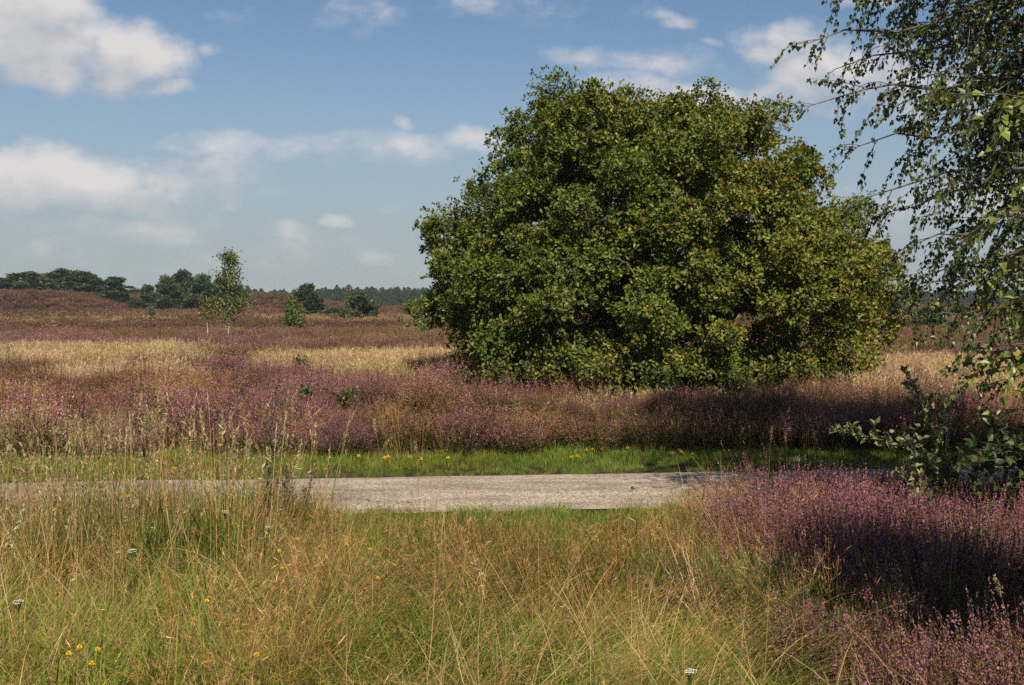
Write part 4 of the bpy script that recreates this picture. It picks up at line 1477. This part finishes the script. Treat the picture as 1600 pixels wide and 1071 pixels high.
def build_pines():
    kinds = []
    for k, (H, W, low, lay, rd) in enumerate([(8.5, 8.0, .06, 70, .6), (8.0, 7.0, .03, 64, .6), (8.5, 6.0, .10, 46, .8), (5, 6.2, .02, 44, .55)]):
        kinds.append((pine_parts(300 + k, H, W, low, lay, rd), H, W))
    made = {}
    rows = [  # px x, px top y, px width, distance, kind, label
        (2, 438, 44, 232, 1, 'pine cut by the left edge of the view behind the dune'),
        (40, 428, 64, 236, 0, 'broad rounded pine second from the left edge, behind the dune crest'),
        (74, 431, 50, 246, 1, 'pine between two broader crowns, part of the group on the dune'),
        (104, 424, 58, 242, 0, 'tallest pine of the group behind the left dune, broad crown'),
        (130, 427, 52, 226, 1, 'dense dark pine where the dune slopes down'),
        (152, 437, 34, 224, 2, 'narrow pine tucked beside the layered pine at the dune foot'),
        (182, 434, 44, 218, 2, 'separate pine with layered branches at the foot of the dune'),
        (206, 458, 40, 290, 1, 'pale distant pine in the dip between two pine groups'),
        (232, 447, 32, 214, 2, 'slim pine at the left end of the middle pine group'),
        (262, 436, 42, 212, 1, 'round pine in the left of the middle group behind the birches'),
        (285, 428, 60, 216, 0, 'tallest broad pine of the middle group left of the birches'),
        (318, 434, 52, 208, 1, 'dense pine of the middle group right behind the short birch'),
        (346, 440, 44, 212, 0, 'pine partly hidden behind the tall birch'),
        (374, 447, 30, 214, 2, 'last pine of the middle group, showing right of the tall birch'),
        (215, 470, 32, 205, 3, 'low pine bush at the foot of the slim pine'),
        (480, 448, 46, 150, 1, 'dark leaning pine behind the small bright green birch'),
        (520, 483, 44, 148, 3, 'low spreading pine bush between two dark pines'),
        (495, 486, 30, 142, 3, 'low green pine bush under the dark leaning pine'),
        (563, 459, 54, 128, 3, 'dense dark round pine alone on the heath left of the oak'),
        (1455, 482, 56, 84, 3, 'low dark round pine seen under the birch twigs on the right'),
        (1392, 470, 44, 150, 1, 'pine just right of the oak crown far across the heath'),
        (1500, 478, 40, 160, 3, 'squat pine partly behind the birch twigs at the far heath edge'),
        (1190, 470, 50, 170, 1, 'far pine half hidden behind the right half of the oak'),
        (905, 472, 60, 180, 3, 'far pine bush glimpsed through the gap in the oak'),
    ]
    for (x, yt, wpx, Y, k, lab) in rows:
        X = (x - 800) / 1700 * Y
        z = float(height(X, Y))
        (bk, lf), H0, W0 = kinds[k]
        H = px(x, yt, Y)[2] - z
        W = wpx * (1.55 if x < 190 else 1.3) / 1700 * Y
        root = empty('pine_tree', (X, Y, z), lab, 'tree', 'pines across the heath')
        if k not in made:
            a = bk.obj('trunk', B_PINE, root, True)
            b = lf.obj('crown', M_PINE, root)
            made[k] = (a, b)
        else:
            for src in made[k]:
                c = src.copy()
                col.objects.link(c)
                c.parent = root
        root.scale = (W / W0, W / W0, H / H0)
        root.rotation_euler = (0, 0, float(rng.uniform(0, 6.28)))
    # the wood along the horizon reads as one mass
    fp = []
    for k in range(4):
        r = np.random.default_rng(400 + k)
        g = Geo()
        H, W = 11.5, 6.0
        n = 520
        z = r.uniform(.05, 1, n)
        prof = (1 - z) ** .55 * (.4 + .6 * z ** .2)
        if k % 2:
            prof = np.sin(np.pi * np.clip(z, .02, .98)) ** .5
        a = r.uniform(0, 6.28, n)
        q = np.sqrt(r.random(n)) * W * .5 * prof
        P = np.stack([np.cos(a) * q, np.sin(a) * q, z * H], -1)
        flakes(g, P, .85 * np.exp(r.normal(0, .3, n)), pick([(.028, .052, .024), (.038, .066, .028), (.05, .075, .03)], [3, 2, 1], n, .2, .06, r), None, .6, r)
        fp.append(g.mesh('far_tree'))
    n = 5200
    Y = rng.uniform(560, 760, n)
    X = rng.uniform(-1, 1, n) * (.56 * Y + 60)
    nz = noise2(X, Y, 90, 3, 3)
    s = np.stack([rng.uniform(.8, 1.25, n)] * 2 + [rng.uniform(.72, 1.06, n) * (.66 + .55 * nz)], -1)
    s[rng.random(n) < .02, 2] *= 1.25
    left = X / Y < -.18
    t = np.repeat((rng.uniform(.85, 1.15, n))[:, None], 3, 1)
    m = leaf_mat('far_needle', .1, .7, .1, inst=True)
    scatter('far_forest', fp, on_ground(X, Y), np.stack([np.zeros(n), np.zeros(n), rng.uniform(0, 6.28, n)], -1), s, t, 'long blue green pine wood along the whole horizon', 'forest', m)


build_pines()


# ------------------------------------------------------------------ flowers and single stalks
def flower_geo(kind, h, seed):
    r = np.random.default_rng(seed)
    st, hd = Geo(), Geo()
    lean = r.normal(0, .06 * 1, 2)
    top = np.array([lean[0] * h, lean[1] * h, h])
    tube(st, np.array([[0, 0, -.02], top * .5 + [lean[0] * .1 * h, 0, 0], top]), [.0022, .0018, .0014], (.13, .18, .04), 4)
    if kind == 'yellow':
        for (nrow, rad, el) in ((13, .012, .25), (11, .009, .6), (7, .006, 1.0)):
            a = np.arange(nrow) / nrow * 6.283 + r.random()
            D = np.stack([np.cos(a) * np.cos(el), np.sin(a) * np.cos(el), np.full(nrow, np.sin(el))], -1)
            leaves(hd, np.tile(top + [0, 0, .004 * el], (nrow, 1)), D, np.tile([0, 0, 1.], (nrow, 1)), rad, .45, vary((1.1, .86, .03), nrow, .08, .04, r), 'obovate', .1)
        dd = rand_dirs(46, r)
        flakes(hd, top + dd * .0075 + [0, 0, .005], .008, vary((1.1, .82, .03), 46, .12, .06, r), dd, .7, r)
    else:
        for _ in range(34):
            a, q = r.random() * 6.28, math.sqrt(r.random()) * .019
            p = top + np.array([math.cos(a) * q, math.sin(a) * q, .012 + .004 * r.normal()])
            tube(st, np.array([top - [0, 0, .02], p - [0, 0, .003]]), [.0008, .0006], (.13, .18, .04), 3)
            aa = np.arange(5) / 5 * 6.283 + r.random()
            D = np.stack([np.cos(aa), np.sin(aa), np.full(5, .25)], -1)
            leaves(hd, np.tile(p, (5, 1)), D, np.tile([0, 0, 1.], (5, 1)), .0048, .9, vary((1.25, 1.2, 1.1), 5, .06, .02, r), 'obovate', .05)
    return st, hd


def build_flowers():
    lib = {}

    def plant(kind, variant, x, y, Y, name, label, cat, group):
        """head seen at photograph pixel (x, y) at distance Y"""
        p = px(x, y, Y)
        z0 = float(height(p[0], p[1]))
        h = max(p[2] - z0, .07)
        root = empty(name, (p[0], p[1], z0), label, cat, group)
        key = (kind, variant)
        h0 = .30
        if key not in lib:
            st, hd = flower_geo(kind, h0, 500 + variant * 7 + len(kind))
            lib[key] = (st.obj('stem', M_STALK), hd.obj('flower_head', M_FLOWER))
            a = lib[key]
            for o in a:
                o.parent = root
        else:
            a = []
            for src in lib[key]:
                c = src.copy()
                col.objects.link(c)
                c.parent = root
                a.append(c)
        f = h / h0
        for o in a:
            o.scale = (1, 1, 1)
        for o in a:
            if o.name.startswith('stem'):
                o.scale = (1, 1, f)
                o.location = (0, 0, 0)
            else:
                o.location = (0, 0, h - h0)
        root.rotation_euler = (0, 0, float(rng.uniform(0, 6.28)))
        if kind == 'yellow' and Y > 10:
            a[1].scale = (2, 2, 2)
            a[1].location = (0, 0, h - h0 * 2)
        return root
    verge = [(598, 720), (606, 718), (640, 719), (655, 724), (700, 722), (893, 724), (900, 722), (915, 708), (925, 707), (940, 706), (1052, 716), (1060, 708), (1068, 714), (1082, 719), (982, 703), (560, 716), (270, 735), (300, 728)]
    for i, (x, y) in enumerate(verge):
        Y = 12.0 + .1 * (x - 800) / 140 + (720 - y) * .035
        plant('yellow', i % 3, x, y, Y, 'hawkbit', 'small yellow flower in the green verge beyond the path', 'flower', 'yellow flowers in the verge')
    for i, (x, y, lab) in enumerate([(120, 1018, 'larger yellow flower head, right one of the bottom left pair'), (101, 1028, 'yellow flower head, left one of the bottom left pair'), (148, 1023, 'dull orange flower to the right of the bottom left pair'), (135, 1044, 'low yellow flower under the bottom left pair'),
                                     (83, 932, 'orange yellow flower alone in green grass above the bottom left pair'), (436, 892, 'yellow flower in tan grass left of the clearing, lower of two in line'), (434, 865, 'small yellow flower above another in the tan grass left of the clearing'), (463, 846, 'bright yellow flower under the dark weed beside the path'), (540, 855, 'yellow flower at the edge of the lodged grass right of the dark weed'),
                                     (588, 908, 'yellow flower with two blooms side by side in the lodged grass'), (318, 945, 'faint yellow flower deep in the left meadow'), (393, 1032, 'small orange flower low in the bottom of the left meadow'), (577, 862, 'tiny yellow flower nearest the lodged grass by the near path edge')]):
        Y = 1700 * 1.32 / (y - 478) * (1.0)
        plant('yellow', i % 3, x, y, Y, 'hawkbit', lab, 'flower', 'yellow flowers in the meadow')
    for i, (x, y, lab) in enumerate([(211, 868, 'white yarrow in the left meadow, lowest of the white flowers there'), (417, 829, 'white yarrow beside the dark weed near the path'), (357, 804, 'small white yarrow at the near edge of the path, left of the dark weed'), (346, 746, 'white yarrow standing up against the path on the left'), (986, 764, 'pale yarrow standing alone against the grey path'), (1086, 1064, 'single white flower at the bottom edge of the view'), (24, 952, 'whitish withered yarrow near the left edge')]):
        Y = 1700 * 1.2 / (y - 478) if y > 800 else 8.3
        plant('white', i % 2, x, y, Y, 'yarrow', lab, 'flower', 'white yarrow flowers')
    # single bent straw stalks
    stal = [((498, 762), (555, 642), 8.9, 'long straw stalk leaning right across the path edge, seed head high'), ((602, 760), (583, 655), 8.9, 'upright straw stalk beside the leaning one in front of the verge'), ((548, 762), (612, 682), 8.8, 'straw stalk bent over to the right with a hanging head'), ((655, 752), (648, 690), 9.0, 'short lone straw stalk right of the bent group'),
            ((850, 1075), (738, 880), 4.6, 'long straw stalk lying across the lodged grass with a whitish seed head'), ((905, 1040), (884, 950), 4.5, 'orange straw stalk standing in the middle of the foreground'), ((1200, 740), (1208, 668), 8.9, 'thin straw stalk before the shaded heather, tallest of a sparse row'), ((1235, 740), (1228, 676), 8.9, 'straw stalk with fluffy head before the shaded heather'), ((1345, 1070), (1328, 965), 4.9, 'dry stalk with a curled tip among the near heather at the bottom'), ((1610, 945), (1560, 905), 4.6, 'pale bent stalk at the right edge over the dark heather'),
            ((1440, 1075), (1410, 985), 4.8, 'stiff brown stalk in the bottom right corner heather'), ((1470, 950), (1450, 880), 5.6, 'faded pinkish stalk rising from the dark heather')]
    for i, ((x0, y0), (x1, y1), Y, lab) in enumerate(stal):
        r = np.random.default_rng(700 + i)
        a, b = px(x0, y0, Y), px(x1, y1, Y - .1)
        base = np.array([a[0], Y, float(height(a[0], Y))])
        root = empty('straw_stalk', base, lab, 'grass stalk', 'single straw stalks')
        st, hd = Geo(), Geo()
        a2 = np.array([0, 0, -.02])
        b2 = b - base
        c2 = b2 * [.35, .35, .6]
        ln = bezier(a2, c2, b2, 12)
        tube(st, ln, np.linspace(.0024, .0012, 12), (.50, .36, .17), 4)
        n = 90
        t = r.uniform(.84, 1.0, n) * 11
        ii = np.minimum(t.astype(int), 10)
        pp = ln[ii] + (ln[ii + 1] - ln[ii]) * (t - ii)[:, None] + r.normal(0, .006, (n, 3))
        flakes(hd, pp, .016, vary((.52, .39, .22), n, .15, .05, r), (ln[ii + 1] - ln[ii]) * 9 + r.normal(0, .25, (n, 3)), .3, r)
        st.obj('stem', M_STALK, root, True)
        hd.obj('seed_head', M_STALK, root)
    # dark mugwort-like weeds by the near edge of the path
    for i, (x, ytop, Y, lab, nn) in enumerate([(410, 604, 8.1, 'tall dark weed spire rising above the path on the left', 3), (458, 690, 8.0, 'bushy dark weed just right of the tall weed spire', 6), (150, 770, 7.6, 'dark green dock standing among the tall grass stalks', 3), (215, 760, 7.8, 'green leafy weed before the left stretch of path', 4)]):
        r = np.random.default_rng(800 + i)
        X = (x - 800) / 1700 * Y
        base = np.array([X, Y, float(height(X, Y))])
        H = px(x, ytop, Y)[2] - base[2]
        S = []
        for k in range(nn):
            e = np.array([r.normal(0, .05 + .02 * nn), r.normal(0, .07), H * (1 if k == 0 else r.uniform(.5, .85))])
            S.append(([base + [r.normal(0, .03), 0, 0], base + e * .5, base + e], .005, .002, .09, .04, .15))
        lf = dict(cols=[(.05, .075, .025), (.08, .10, .03), (.13, .10, .05)], w=[3, 2, 1.5], l0=.02, l1=.045, wr=.35, shape='lance', gap=.014, lift=.7)
        leafy_plant('mugwort', lab, 'weed', S, lf, M_BUSH, B_TWIG, 820 + i, base)


build_flowers()


# ------------------------------------------------------------------ summer haze over the heath
def build_haze():
    x0, x1, y0, y1, z0, z1 = -6100, 6100, -120, 6100, -1.6, 22.0
    V = [(x, y, z) for x in (x0, x1) for y in (y0, y1) for z in (z0, z1)]
    Q = [(0, 1, 3, 2), (4, 6, 7, 5), (0, 4, 5, 1), (2, 3, 7, 6), (0, 2, 6, 4), (1, 5, 7, 3)]
    m = bpy.data.materials.new('haze_air')
    m.use_nodes = True
    nt = m.node_tree
    nt.nodes.clear()
    out = nt.nodes.new('ShaderNodeOutputMaterial')
    v = nt.nodes.new('ShaderNodeVolumePrincipled')
    v.inputs['Color'].default_value = (.80, .88, .95, 1)
    v.inputs['Density'].default_value = .00016
    v.inputs['Anisotropy'].default_value = .0
    nt.links.new(v.outputs[0], out.inputs['Volume'])
    o = Geo().add(V, Q=Q).obj('haze', m)
    tag(o, 'thin blue summer haze over the distant heath', 'haze', None, 'stuff')


build_haze()
